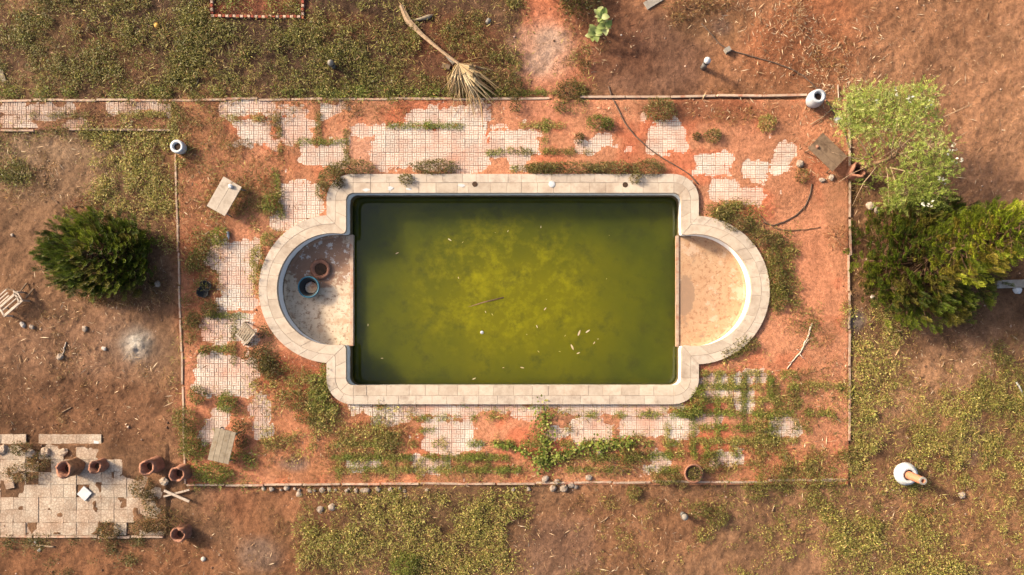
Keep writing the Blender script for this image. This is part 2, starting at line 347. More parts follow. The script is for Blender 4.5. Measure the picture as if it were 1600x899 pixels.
def height(x, y):
    x, y = np.asarray(x, float), np.asarray(y, float); px, py = topx(x), topy(y)
    T = terrace_mask(px, py).astype(float)
    n1 = fbm(x, y, .5, 3, 21) - .5; n2 = fbm(x, y, 2.4, 3, 31) - .5; n3 = fbm(x, y, 7.5, 2, 41) - .5
    out = -.045 + n1 * .10 + n2 * .055 + n3 * .05
    cov = .017 + n2 * .02 + n3 * .02
    e = sstep(-9, 9, patchfield(px, py, EXPOSED) + n3 * 18) * T
    ter = mix(cov, -.022, e)
    h = np.where(T > 0, ter, out)
    pz = (px < 275) & (py > 157) & (py < 204)
    e2 = sstep(-3, 4, patchfield(px, py, PATH_EX, 5, 5))
    h = np.where(pz, mix(cov - .005, -.024, e2), h)
    e3 = sstep(-4, 3, patchfield(px, py, PATIO, 8, 9)); e3b = sstep(-2, 2, patchfield(px, py, PATIO, 8, 9))
    h = np.where((px < 262) & (py > 694) & (py < 836), mix(cov + .004, -.03 + np.clip(n2, 0, .5) * .08, e3), h)
    h = h + .12 * np.exp(-(((px - 213) / 22) ** 2 + ((py - 537) / 22) ** 2)) * (.5 + n3 * .5)
    return h
def hz(x, y): return float(height(np.array([x]), np.array([y]))[0])

# ------------------------------------------------------------------ ground sheet
def axis(lo, hi, step):
    fine = np.arange(lo, hi + step / 2, step); far = np.array([.3, .8, 1.8, 4, 9, 20, 45, 100, 250, 600.])
    return np.concatenate([(lo - far)[::-1], fine, hi + far])
xs, ys = axis(-18.6, 18.6, .05), axis(-11.2, 11.2, .05)
GX, GY = np.meshgrid(xs, ys); nx, ny = len(xs), len(ys)
gx, gy = GX.ravel(), GY.ravel(); px, py = topx(gx), topy(gy)
gz = height(gx, gy)
# soil colours: tones blended zone by zone
base = np.tile(lin((150, 112, 86)), (len(gx), 1))
def blob(cx, cy, rx, ry, c, w=.8, soft=.5):
    global base
    n = (fbm(gx, gy, .9, 4, int(cx) % 97) - .5) * 1.1
    d = np.sqrt(((px - cx) / rx) ** 2 + ((py - cy) / ry) ** 2) + n
    t = (w * (1 - sstep(1 - soft, 1 + soft, d)))[:, None]
    base = base * (1 - t) + lin(c) * t
def area(mask, c, w=1.0):
    global base
    t = (mask * w)[:, None]; base = base * (1 - t) + lin(c) * t
for a_ in [(400, 60, 460, 110, (92, 70, 58), .9), (60, 40, 70, 50, (130, 98, 70), .6), (170, 90, 60, 40, (128, 90, 64), .6), (520, 40, 60, 20, (140, 92, 66), .6), (700, 90, 90, 60, (124, 82, 62), .7), (720, 60, 60, 30, (150, 88, 62), .4),
           (1320, 70, 380, 170, (176, 122, 90), .85), (1020, 95, 80, 75, (124, 90, 76), .8), (950, 60, 70, 60, (140, 92, 68), .6), (1270, 60, 110, 70, (176, 106, 72), .6), (1520, 180, 200, 190, (180, 132, 102), .7), (1120, 30, 60, 30, (150, 112, 80), .5),
           (95, 262, 100, 55, (164, 134, 110), .85), (120, 320, 150, 70, (140, 106, 82), .7), (100, 540, 110, 70, (168, 126, 102), .7), (60, 440, 120, 70, (136, 100, 76), .7), (210, 545, 50, 46, (124, 104, 92), .7), (30, 620, 150, 60, (124, 88, 66), .8), (180, 650, 140, 45, (134, 94, 70), .8),
           (160, 880, 300, 40, (154, 104, 74), .8), (430, 810, 90, 70, (158, 106, 76), .8), (660, 830, 170, 75, (116, 90, 66), .75), (950, 830, 150, 70, (160, 112, 82), .7), (880, 850, 60, 50, (136, 104, 90), .6),
           (1450, 590, 150, 70, (184, 138, 106), .8), (1330, 810, 90, 70, (182, 134, 102), .8), (1530, 790, 120, 120, (170, 122, 88), .7), (1460, 420, 130, 95, (120, 86, 62), .8), (1470, 530, 60, 30, (150, 112, 90), .6)]:
    blob(*a_)
T = terrace_mask(px, py).astype(float) * (0.75 + .25 * sstep(.3, .6, fbm(gx, gy, 1.5, 3, 77)))
area(T, (228, 156, 122))
r_ = fbm(gx, gy, .8, 5, 55); area(T * sstep(.52, .68, r_), (226, 124, 90), .7); area(T * sstep(.55, .7, fbm(gx, gy, .7, 4, 66)), (200, 142, 110), .5)
for cx, cy, rx, ry, c, w in [(570, 235, 45, 34, (240, 176, 148), .9), (310, 300, 60, 150, (180, 124, 92), .7), (320, 440, 40, 110, (168, 104, 76), .7), (310, 190, 60, 40, (166, 116, 86), .7), (440, 280, 60, 40, (178, 120, 88), .6),
      (1130, 175, 140, 18, (174, 112, 82), .7), (1270, 240, 50, 80, (206, 138, 104), .5), (520, 690, 160, 60, (196, 128, 92), .6), (850, 735, 500, 22, (190, 132, 96), .6), (450, 590, 60, 40, (214, 120, 84), .6), (1250, 640, 80, 100, (208, 144, 110), .5), (450, 575, 60, 26, (150, 84, 60), .5),
      (1240, 420, 50, 70, (226, 150, 116), .6), (1310, 330, 20, 60, (196, 140, 108), .7), (1050, 170, 60, 12, (146, 98, 76), .6)]:
    blob(cx, cy, rx, ry, c, w)
area(((px < 275) & (py > 157) & (py < 204)).astype(float), (166, 116, 90), .8)
for cx, cy, rx, ry, c, w in [(848, 20, 28, 60, (216, 130, 96), .9), (853, 90, 56, 62, (222, 142, 110), .9), (850, 78, 44, 40, (222, 178, 156), .6), (858, 62, 24, 20, (224, 200, 184), .45), (842, 96, 18, 16, (222, 194, 178), .45), (845, 170, 40, 40, (224, 150, 120), .7), (213, 537, 26, 25, (176, 164, 156), .85), (210, 534, 12, 11, (206, 198, 192), .7), (405, 862, 30, 25, (156, 134, 122), .6), (1335, 502, 15, 16, (140, 124, 118), .9), (460, 725, 20, 12, (140, 122, 116), .7), (1128, 42, 18, 14, (110, 88, 84), .6), (1520, 690, 40, 30, (160, 132, 122), .5), (335, 20, 20, 20, (176, 96, 70), .7), (405, 10, 60, 14, (170, 96, 72), .5), (350, 640, 60, 120, (214, 132, 100), .4)]:
    blob(cx, cy, rx, ry, c, w)
mm = (fbm(gx, gy, .55, 4, 201) - .5); m2 = (fbm(gx, gy, 2.2, 4, 211, .6) - .5)
inT = terrace_mask(px, py)
val = 1 + np.where(inT, .45, .85) * (mm * .8 + m2 * .9); base *= np.clip(val, .45, 1.5)[:, None]
hum = sstep(.56, .72, fbm(gx, gy, 1.3, 5, 231, .62))[:, None] * np.where(inT, .25, .55)[:, None]; base = base * (1 - hum) + base * np.array([.52, .5, .5]) * hum
base *= np.array([1.03, 1.01, .93])
grey = base.mean(1, keepdims=True); ds_ = np.where(inT, .03, .05)[:, None]; base = base * (1 - ds_) + grey * ds_
idx = np.arange(nx * ny).reshape(ny, nx)
F = np.stack([idx[:-1, :-1], idx[:-1, 1:], idx[1:, 1:], idx[1:, :-1]], -1).reshape(-1, 4)
cxp, cyp = topx((gx[F[:, 0]] + gx[F[:, 2]]) / 2), topy((gy[F[:, 0]] + gy[F[:, 2]]) / 2)
F = F[~in_pool(cxp, cyp, -9)]
ground = put('ground', mesh_np('ground', np.stack([gx, gy, gz], 1), F, base * CAL, True), M['soil'], kind='structure')

# ------------------------------------------------------------------ swimming pool
COPZ, SHELFZ, WATERZ = .12, -.58, -.76
def PW(p, z=COPZ): return W(p[0], p[1], z)
def arcpts(c, r, a0, a1, n): return [(c[0] + r * math.cos(math.radians(a0 + (a1 - a0) * i / n)), c[1] - r * math.sin(math.radians(a0 + (a1 - a0) * i / n))) for i in range(n + 1)]
def resample(pl, n):
    pl = np.array(pl, float); d = np.concatenate([[0], np.cumsum(np.hypot(*np.diff(pl, axis=0).T))]); t = np.linspace(0, d[-1], n + 1)
    return np.stack([np.interp(t, d, pl[:, 0]), np.interp(t, d, pl[:, 1])], 1)
# inner and outer edges of the coping, segment by segment, clockwise in the photograph
IL, IR, IT, IB = 540, 1065, 301, 603; OL, OR, OT, OB = 510, 1092, 272, 632
CL, CR = (520, 452), (1087, 453.5); ri, ro, cr = 88, 116, 12
def jin(cx, cy, xline, s):   # where the inner arc meets the long wall line, softened
    return (xline, cy - s * math.sqrt(ri * ri - (xline - cx) ** 2))
def fil(corner, a, b): # quarter-ish fillet halves around a corner
    q = lambda t: ((1 - t) ** 2 * a[0] + 2 * t * (1 - t) * corner[0] + t * t * b[0], (1 - t) ** 2 * a[1] + 2 * t * (1 - t) * corner[1] + t * t * b[1])
    pts = [q(i / 8) for i in range(9)]; return pts[:5], pts[4:]
def ang(c, p): return math.degrees(math.atan2(c[1] - p[1], p[0] - c[0]))
def on(c, r, a): return (c[0] + r * math.cos(math.radians(a)), c[1] - r * math.sin(math.radians(a)))
F8 = 9
jTL, jBL = jin(*CL, IL, 1), jin(*CL, IL, -1); jTR, jBR = jin(*CR, IR, 1), jin(*CR, IR, -1)
oTL, oBL = (OL, CL[1] - math.sqrt(ro * ro - (OL - CL[0]) ** 2)), (OL, CL[1] + math.sqrt(ro * ro - (OL - CL[0]) ** 2))
oTR, oBR = (OR, CR[1] - math.sqrt(ro * ro - (OR - CR[0]) ** 2)), (OR, CR[1] + math.sqrt(ro * ro - (OR - CR[0]) ** 2))
da = math.degrees(F8 / ri)
aTL, aBL, aTR, aBR = ang(CL, jTL), ang(CL, jBL), ang(CR, jTR), ang(CR, jBR)
fTR = fil(jTR, (IR, jTR[1] - F8), on(CR, ri, aTR - da)); fBR = fil(jBR, on(CR, ri, aBR + da), (IR, jBR[1] + F8))
fBL = fil(jBL, (IL, jBL[1] + F8), on(CL, ri, aBL - da)); fTL = fil(jTL, on(CL, ri, aTL + da), (IL, jTL[1] - F8))
pc = 40
segs = [  # inner polyline, outer polyline, slabs in the inner row, slabs in the outer row
 ([(IL + cr, IT), (IR - cr, IT)], [(IL + cr, OT), (IR - cr, OT)], 19, 21),
 (arcpts((IR - cr, IT + cr), cr, 90, 0, 10), [(IR - cr, OT)] + arcpts((OR - pc, OT + pc), pc, 90, 0, 12) + [(OR, IT + cr)], 2, 3),
 ([(IR, IT + cr)] + fTR[0], [(OR, IT + cr), oTR], 2, 1),
 (fTR[1] + arcpts(CR, ri, aTR - da, aBR + da, 60) + fBR[0], arcpts(CR, ro, ang(CR, oTR), ang(CR, oBR), 60), 11, 14),
 (fBR[1] + [(IR, IB - cr)], [oBR, (OR, IB - cr)], 2, 1),
 (arcpts((IR - cr, IB - cr), cr, 0, -90, 10), [(OR, IB - cr)] + arcpts((OR - pc, OB - pc), pc, 0, -90, 12) + [(IR - cr, OB)], 2, 3),
 ([(IR - cr, IB), (IL + cr, IB)], [(IR - cr, OB), (IL + cr, OB)], 18, 20),
 (arcpts((IL + cr, IB - cr), cr, -90, -180, 10), [(IL + cr, OB)] + arcpts((OL + pc, OB - pc), pc, -90, -180, 12) + [(OL, IB - cr)], 2, 3),
 ([(IL, IB - cr)] + fBL[0], [(OL, IB - cr), oBL], 2, 1),
 (fBL[1] + arcpts(CL, ri, aBL - da + 0, -(360 - aTL) + da, 60) + fTL[0], arcpts(CL, ro, ang(CL, oBL), -(360 - ang(CL, oTL)), 60), 11, 14),
 (fTL[1] + [(IL, IT + cr)], [oTL, (OL, IT + cr)], 2, 1),
 (arcpts((IL + cr, IT + cr), cr, 180, 90, 10), [(OL, IT + cr)] + arcpts((OL + pc, OT + pc), pc, 180, 90, 12) + [(IL + cr, OT)], 2, 3)]
pool = thing('swimming_pool', 'abandoned swimming pool with two rounded ends and pale stone coping', 'pool', (*W(801, 452), 0))
plx, ply = pool.location.x, pool.location.y
def loc2(p, z=COPZ): x, y = PW(p, z); return (x - plx, y - ply)
inner_all = []; HOLES = [(742, 288), (977, 289)]
bed = MB()
for inn, out, ni, no in segs:
    K = 240; I = resample(inn, K); O = resample(out, K)
    inner_all += [tuple(p) for p in I[:-1:4 if len(inn) > 2 else 40]]
    at = lambda k, d: I[k] * (1 - d) + O[k] * d
    for k in range(0, K, 8):
        P = [loc2(at(k, .02)), loc2(at(k + 8, .02)), loc2(at(k + 8, .985)), loc2(at(k, .985))]
        bed.add([(x, y, .0) for x, y in P] + [(x, y, .113) for x, y in P], [(4, 7, 6, 5), (0, 1, 5, 4), (1, 2, 6, 5), (2, 3, 7, 6), (3, 0, 4, 7)])
    L = np.hypot(*np.diff(I, axis=0).T).sum()
    for row, (n, d0, d1) in enumerate(((ni, -.02, .525), (no, .54, 1.0))):
        cuts = np.linspace(0, K, n + 1)
        if n > 5: cuts[1:-1] += rng.uniform(-.22, .22, n - 1) * K / n
        for i in range(n):
            k0, k1 = int(round(cuts[i])), int(round(cuts[i + 1])); ks = sorted(set(np.linspace(k0, k1, 7 if len(inn) > 2 else 2).round().astype(int)))
            mb = MB(); V = []; zt = COPZ + rng.uniform(-.004, .004)
            tk = [int(min(max(k, 0), K)) for k in ks]
            lo_ = [at(k, d0) for k in tk]; hi_ = [at(k, d1) for k in tk]
            # pull the ends in by half a joint
            def pull(a, b, px_=.2):
                v = b - a; l = np.hypot(*v); return a + v * min(px_ / max(l, 1e-6), .3)
            e0, e1, f0, f1 = pull(lo_[0], lo_[1]), pull(lo_[-1], lo_[-2]), pull(hi_[0], hi_[1]), pull(hi_[-1], hi_[-2])
            lo_[0], lo_[-1], hi_[0], hi_[-1] = e0, e1, f0, f1
            poly = [loc2(p) for p in lo_] + [loc2(p) for p in hi_[::-1]]
            ar = sum(poly[j][0] * poly[(j + 1) % len(poly)][1] - poly[(j + 1) % len(poly)][0] * poly[j][1] for j in range(len(poly)))
            if ar < 0: poly = poly[::-1]
            cxy = (sum(p[0] for p in poly) / len(poly), sum(p[1] for p in poly) / len(poly))
            poly = [(x - cxy[0], y - cxy[1]) for x, y in poly]
            ins = [(x * .985 + 0, y * .985) for x, y in poly]; nP = len(poly)
            V = [(x, y, .0 - .01) for x, y in poly] + [(x, y, zt - .006) for x, y in poly] + [(x, y, zt) for x, y in ins]
            Fc = [tuple(range(nP - 1, -1, -1)), tuple(range(2 * nP, 3 * nP))] + [(j, (j + 1) % nP, nP + (j + 1) % nP, nP + j) for j in range(nP)] + [(nP + j, nP + (j + 1) % nP, 2 * nP + (j + 1) % nP, 2 * nP + j) for j in range(nP)]
            put('coping_slab', MB().add(V, Fc).mesh('coping_slab'), M['coping'] if row == 0 else M['coping_outer'], pool, (cxy[0], cxy[1], 0), (rng.uniform(-.004, .004), rng.uniform(-.004, .004), 0))
put('mortar_bed', bed.mesh('mortar_bed'), M['mortar'], pool)
# wall all round, 2 cm behind the nosing
cen = np.array([0.0, 0.0]); ia = np.array([loc2(p) for p in inner_all]); nI = len(ia)
tang = np.roll(ia, -1, 0) - np.roll(ia, 1, 0); nrm = np.stack([tang[:, 1], -tang[:, 0]], 1); nrm /= np.linalg.norm(nrm, axis=1)[:, None] + 1e-9
# outward normal test
mid = ia[0] + nrm[0] * .05
if abs(mid[1]) < abs(ia[0][1]): nrm = -nrm
wv = ia + nrm * .02; zl = [.11, -.1, -.3, -.5, -.7, -4.1]
V = [(x, y, z) for z in zl for x, y in wv]
Fw = [(i * nI + k, i * nI + (k + 1) % nI, (i + 1) * nI + (k + 1) % nI, (i + 1) * nI + k) for i in range(len(zl) - 1) for k in range(nI)]
put('basin_wall', MB().add(V, Fw).mesh('basin_wall', True), M['pool_wall'], pool)
put('basin_floor', MB().box((0, 0, -4.1), (18, 8, .1)).mesh('basin_floor'), M['pool_wall'], pool)
# shelves in the round ends
def shelf(c, xe, sgn, mat, name):
    a = math.degrees(math.acos(abs(xe - c[0]) / (ri + 1.6)))
    pts = arcpts(c, ri + 1.6, a if sgn < 0 else -a, (360 - a) if sgn < 0 else a, 40) if (xe - c[0]) * sgn < 0 else None
    pts = [(c[0] + (ri + 1.6) * math.cos(t), c[1] - (ri + 1.6) * math.sin(t)) for t in np.linspace(-math.pi / 2, math.pi / 2, 41)] if sgn > 0 else [(c[0] + (ri + 1.6) * math.cos(t), c[1] - (ri + 1.6) * math.sin(t)) for t in np.linspace(math.pi / 2, 1.5 * math.pi, 41)]
    lo, hi = pts[0], pts[-1]
    poly = [loc2(p) for p in pts] + [loc2((xe, hi[1])), loc2((xe, lo[1]))]
    ar = sum(poly[j][0] * poly[(j + 1) % len(poly)][1] - poly[(j + 1) % len(poly)][0] * poly[j][1] for j in range(len(poly)))
    if ar < 0: poly = poly[::-1]
    o = put(name, MB().prism(poly, -2.08, SHELFZ).mesh(name), mat, pool, label=None)
    y0, y1 = loc2((xe, lo[1]))[1], loc2((xe, hi[1]))[1]; xx = loc2((xe, 0))[0]
    put('shelf_edge', MB().box((xx + .03 * sgn, (y0 + y1) / 2, SHELFZ + .012), (.09, abs(y1 - y0), .05)).mesh('shelf_edge'), M['kerb'], o)
    # rounded fillet at the foot of the wall
    ring = MB(); r1, r0 = ri + 1.0, ri - 3.2
    for i in range(40):
        q = [pts[i], pts[i + 1]]
        P = []
        for r, z in ((r1, SHELFZ + .06), (r0, SHELFZ + .002)):
            for p in q:
                v = ((p[0] - c[0]) * r / (ri + 1.6) + c[0], (p[1] - c[1]) * r / (ri + 1.6) + c[1]); P.append((*loc2(v), z))
        ring.add(P, [(0, 1, 3, 2)])
    put('shelf_cove', ring.mesh('shelf_cove', True), mat, o)
    return o
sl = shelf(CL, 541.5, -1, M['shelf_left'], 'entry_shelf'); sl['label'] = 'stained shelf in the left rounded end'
sr = shelf(CR, 1063.5, 1, M['shelf_right'], 'entry_shelf'); sr['label'] = 'dusty orange shelf in the right rounded end'
for hx_, hy_ in HOLES:
    x, y = loc2((hx_, hy_)); put('drain_hole', MB().lathe([(.085, .0), (.085, .125), (.07, .127), (.066, .123), (.066, .124)], 16, (x, y, 0)).mesh('drain_hole', False), M['dark_soil'], pool)
x, y = loc2((862, 288)); put('fitting_cap', MB().lathe([(.1, .1), (.1, .135), (.06, .142)], 18, (x, y, 0)).mesh('fitting_cap'), M['white'], pool)
for (qx, qy) in ((572, 297), (610, 295), (722, 290), (640, 296)):
    pts = []; r_ = random.Random(qx)
    x, y = loc2((qx, qy)); poly = [(x + r_.uniform(.03, .12) * math.cos(t) * 1.2, y + r_.uniform(.02, .08) * math.sin(t)) for t in np.linspace(0, 2 * math.pi, 9)[:-1]]
    put('paint_splash', MB().prism(poly, .12, .1265).mesh('paint_splash'), M['white'], pool)
# water
wx0, wx1 = W(IL - 1, 0, WATERZ * 0 + COPZ)[0], W(IR + 1, 0, COPZ)[0]; wy0, wy1 = W(0, IB + 1, COPZ)[1], W(0, IT - 1, COPZ)[1]
put('pool_water', MB().box(((wx0 + wx1) / 2, (wy0 + wy1) / 2, (WATERZ - 4.0) / 2), (wx1 - wx0, wy1 - wy0, WATERZ + 4.0)).mesh('pool_water'), M['water'], kind='structure')

# ------------------------------------------------------------------ paving
TP = 20.62
def tile_mesh(name, size, pads, mat_top, mat_joint, th=.045):
    mb = MB(); g = .006; mb.box((0, 0, -th / 2 - .004), (size - g, size - g, th - .008 + .004))
    nb = len(mb.f); q = (size - g) / 3; gap = .010
    if pads:
        for i in range(3):
            for j in range(3):
                cx, cy = (i - 1) * q, (j - 1) * q
                for s_ in (-.25, .25):
                    d = (q - gap, q / 2 - gap) if (i + j) % 2 else (q / 2 - gap, q - gap); o = (0, s_ * q) if (i + j) % 2 else (s_ * q, 0)
                    x0, x1, y0, y1 = cx + o[0] - d[0] / 2, cx + o[0] + d[0] / 2, cy + o[1] - d[1] / 2, cy + o[1] + d[1] / 2; z0, z1 = -.004, .0055; e = .004
                    mb.add([(x0, y0, z0), (x1, y0, z0), (x1, y1, z0), (x0, y1, z0), (x0 + e, y0 + e, z1), (x1 - e, y0 + e, z1), (x1 - e, y1 - e, z1), (x0 + e, y1 - e, z1)],
                           [(4, 5, 6, 7), (0, 1, 5, 4), (1, 2, 6, 5), (2, 3, 7, 6), (3, 0, 4, 7)])
    me = mb.mesh(name); me.materials.append(mat_joint if pads else mat_top); me.materials.append(mat_top)
    me.polygons.foreach_set('material_index', np.array([0] * nb + [1] * (len(me.polygons) - nb), np.int32)); return me
def lay(parent, me, rects, warp, seed, grid, x0, y0, inside, cap=300, skip=(), jit=.012, zj=.003, thr=-7):
    tiles = []; k = np.linspace(-.42, .42, 5) * grid; KX, KY = np.meshgrid(k, k); KX, KY = KX.ravel(), KY.ravel()
    rs = np.array(rects); lo, hi = rs.min(0), rs.max(0)
    for i in range(int((lo[0] - x0) // grid) - 1, int((hi[2] - x0) // grid) + 2):
        for j in range(int((lo[1] - y0) // grid) - 1, int((hi[3] - y0) // grid) + 2):
            cx, cy = x0 + (i + .5) * grid, y0 + (j + .5) * grid
            if not inside(cx, cy): continue
            if any(abs(cx - a) < grid / 2 and abs(cy - b_) < grid / 2 for a, b_ in skip): continue
            d = patchfield(cx + KX, cy + KY, rects, warp, seed); s_ = (d > thr).mean()
            if s_ > .04: tiles.append((s_, cx, cy))
    tiles.sort(reverse=True)
    out = []
    for s_, cx, cy in tiles[:cap]:
        x, y = W(cx, cy)
        out.append(put('paving_tile', me, None, parent, (x, y, rng.uniform(-zj, zj)), (rng.normal(0, .006), rng.normal(0, .006), rng.normal(0, jit) + (math.pi / 2) * rng.integers(0, 4))))
    return tiles
def ring_bed():
    mb = MB()
    for r in ((278, 158, 1326, 268), (278, 636, 1326, 756), (292, 268, 400, 636), (1206, 268, 1326, 636)):
        (x0, y0), (x1, y1) = W(r[0], r[3]), W(r[2], r[1]); mb.box(((x0 + x1) / 2, (y0 + y1) / 2, -.13), (x1 - x0 - .01, y1 - y0 - .01, .1))
    return mb
terrace = put('terrace', ring_bed().mesh('terrace'), M['concrete'], kind='structure')
tm = tile_mesh('paving_tile', TP / S, True, M['tile'], M['tile_joint'])
in_t = lambda x, y: bool(terrace_mask(np.array(x - 8.), np.array(y - 8.)) and terrace_mask(np.array(x + 8.), np.array(y + 8.)) and not in_pool(np.array(float(x)), np.array(float(y)), -6))
tl = lay(terrace, tm, EXPOSED, 7, 3, TP, 623.5 - 30 * TP, 176.5 - 10 * TP, in_t, thr=-13)
print('terrace tiles wanted', len(tl))
if len(tl) > 300:
    Vt = np.empty(len(tm.vertices) * 3, np.float32); tm.vertices.foreach_get('co', Vt); Vt = Vt.reshape(-1, 3)
    mb = MB(); mi = []; fs = [tuple(p.vertices) for p in tm.polygons]; mis = [p.material_index for p in tm.polygons]
    for s_, cx, cy in tl[300:]:
        x, y = W(cx, cy); mb.add(Vt + np.array([x, y, rng.uniform(-.003, .003)]), fs); mi += mis
    me = mb.mesh('paving_tile_rest'); me.materials.append(M['tile_joint']); me.materials.append(M['tile']); me.polygons.foreach_set('material_index', np.array(mi, np.int32))
    put('paving_tile_rest', me, None, terrace, kind='stuff')
path = put('garden_path', MB().box((*W(128, 180), -.12), (302 / S, 44 / S, .1)).mesh('garden_path'), M['concrete'], kind='structure')
tp = tile_mesh('path_tile', .41, True, M['path_tile'], M['tile_joint'])
lay(path, tp, PATH_EX, 5, 5, TP, 0, 159.2, lambda x, y: x < 268 and 160 < y < 204)
patio = put('patio', MB().box((*W(95, 768), -.10), (210 / S, 128 / S, .1)).mesh('patio'), M['concrete'], kind='structure')
pt = tile_mesh('patio_tile', .392, False, M['patio_tile'], M['tile_joint'], .05)
GAPS = [(55, 745), (40, 706), (60, 725), (127, 771), (12, 770), (108, 706), (165, 706), (75, 730), (45, 745), (200, 716), (185, 706), (215, 830), (175, 824)]
lay(patio, pt, PATIO, 8, 9, 19.7, 0.6 - 3 * 19.7, 698.5, lambda x, y: x < 262 and y < 838, skip=GAPS, jit=.02, zj=.01)

# kerbs: each edging block a part of the terrace
def kerb_line(a, b, parent, width=.085, h0=.035, piece=48, gaps=()):
    a, b = np.array(a, float), np.array(b, float); L = np.hypot(*(b - a)); n = max(1, int(L / piece)); u = (b - a) / L
    for i in range(n):
        s0, s1 = L * i / n, L * (i + 1) / n; m_ = a + u * (s0 + s1) / 2
        if any(g0 < (s0 + s1) / 2 < g1 for g0, g1 in gaps): continue
        x, y = W(*m_); l = (s1 - s0) / S - .012
        x += rng.normal(0, .012); y += rng.normal(0, .012); put('kerb_block', MB().box((0, 0, -.05), (l, width, .1 + 2 * h0 * 0), None, .97).mesh('kerb_block'), M['kerb'], parent,
            (x, y, h0 + rng.uniform(-.008, .006)), (rng.normal(0, .01), rng.normal(0, .004), math.atan2(-u[1], u[0]) + rng.normal(0, .012)))
kerb_line((0, 157.5), (860, 154), terrace, .065, .045, 50)
kerb_line((905, 153.5), (1262, 150), terrace, .07, .05, 60)
kerb_line((0, 204), (268, 203), path, .06, .035, 45, gaps=((45, 90), (135, 180)))
kerb_line((275, 240), (290, 757), terrace, .055, .045, 50)
kerb_line((1327, 282), (1327, 690), terrace, .06, .045, 52)
kerb_line((1327, 175), (1327, 262), terrace, .06, .045, 40)
kerb_line((292, 758.5), (1320, 750.5), terrace, .065, .045, 60)
kerb_line((0, 838), (255, 839.5), patio, .07, .01, 50)

# ------------------------------------------------------------------ foliage builders
def unit(v): return v / (np.linalg.norm(v, axis=-1, keepdims=True) + 1e-9)
def kites(P, D, Nn, L, Wd, fold=.15):
    """one four-cornered leaf per row"""
    Sd = unit(np.cross(D, Nn)); L = L[:, None]; Wd = Wd[:, None]
    a = P; c = P + D * L; mid = P + D * L * .45
    b = mid + Sd * Wd / 2 + Nn * Wd * fold; d = mid - Sd * Wd / 2 + Nn * Wd * fold
    V = np.stack([a, b, c, d], 1).reshape(-1, 3); Fq = np.arange(len(P) * 4).reshape(-1, 4)
    return V, Fq
def randdir(n, up0, up1):
    az = rng.uniform(0, 2 * math.pi, n); el = rng.uniform(up0, up1, n)
    return np.stack([np.cos(az) * np.cos(el), np.sin(az) * np.cos(el), np.sin(el)], 1)
def perp(D):
    r = rng.normal(size=D.shape); r[:, 2] += 1.6
    return unit(r - (r * D).sum(1, keepdims=True) * D)
def leafcols(n, pal, var=.17):
    pal = np.array([A(*c) for c in pal]); k = rng.integers(0, len(pal), n)
    return pal[k] * (1 + rng.normal(0, var, (n, 1))).clip(.4, 1.8)
OLIVE = [(150, 142, 70), (126, 122, 56), (172, 160, 88), (108, 106, 50), (156, 132, 78), (140, 140, 60)]
YELL = [(200, 184, 98), (178, 168, 82), (214, 196, 120), (158, 154, 72), (204, 168, 108), (170, 172, 84)]
GREEN = [(138, 148, 58), (156, 164, 70), (116, 130, 50), (172, 172, 82)]
DRY = [(178, 132, 84), (196, 156, 104), (150, 108, 70), (128, 112, 58)]
DARK = [(104, 100, 50), (124, 114, 58), (86, 86, 42), (138, 114, 66)]
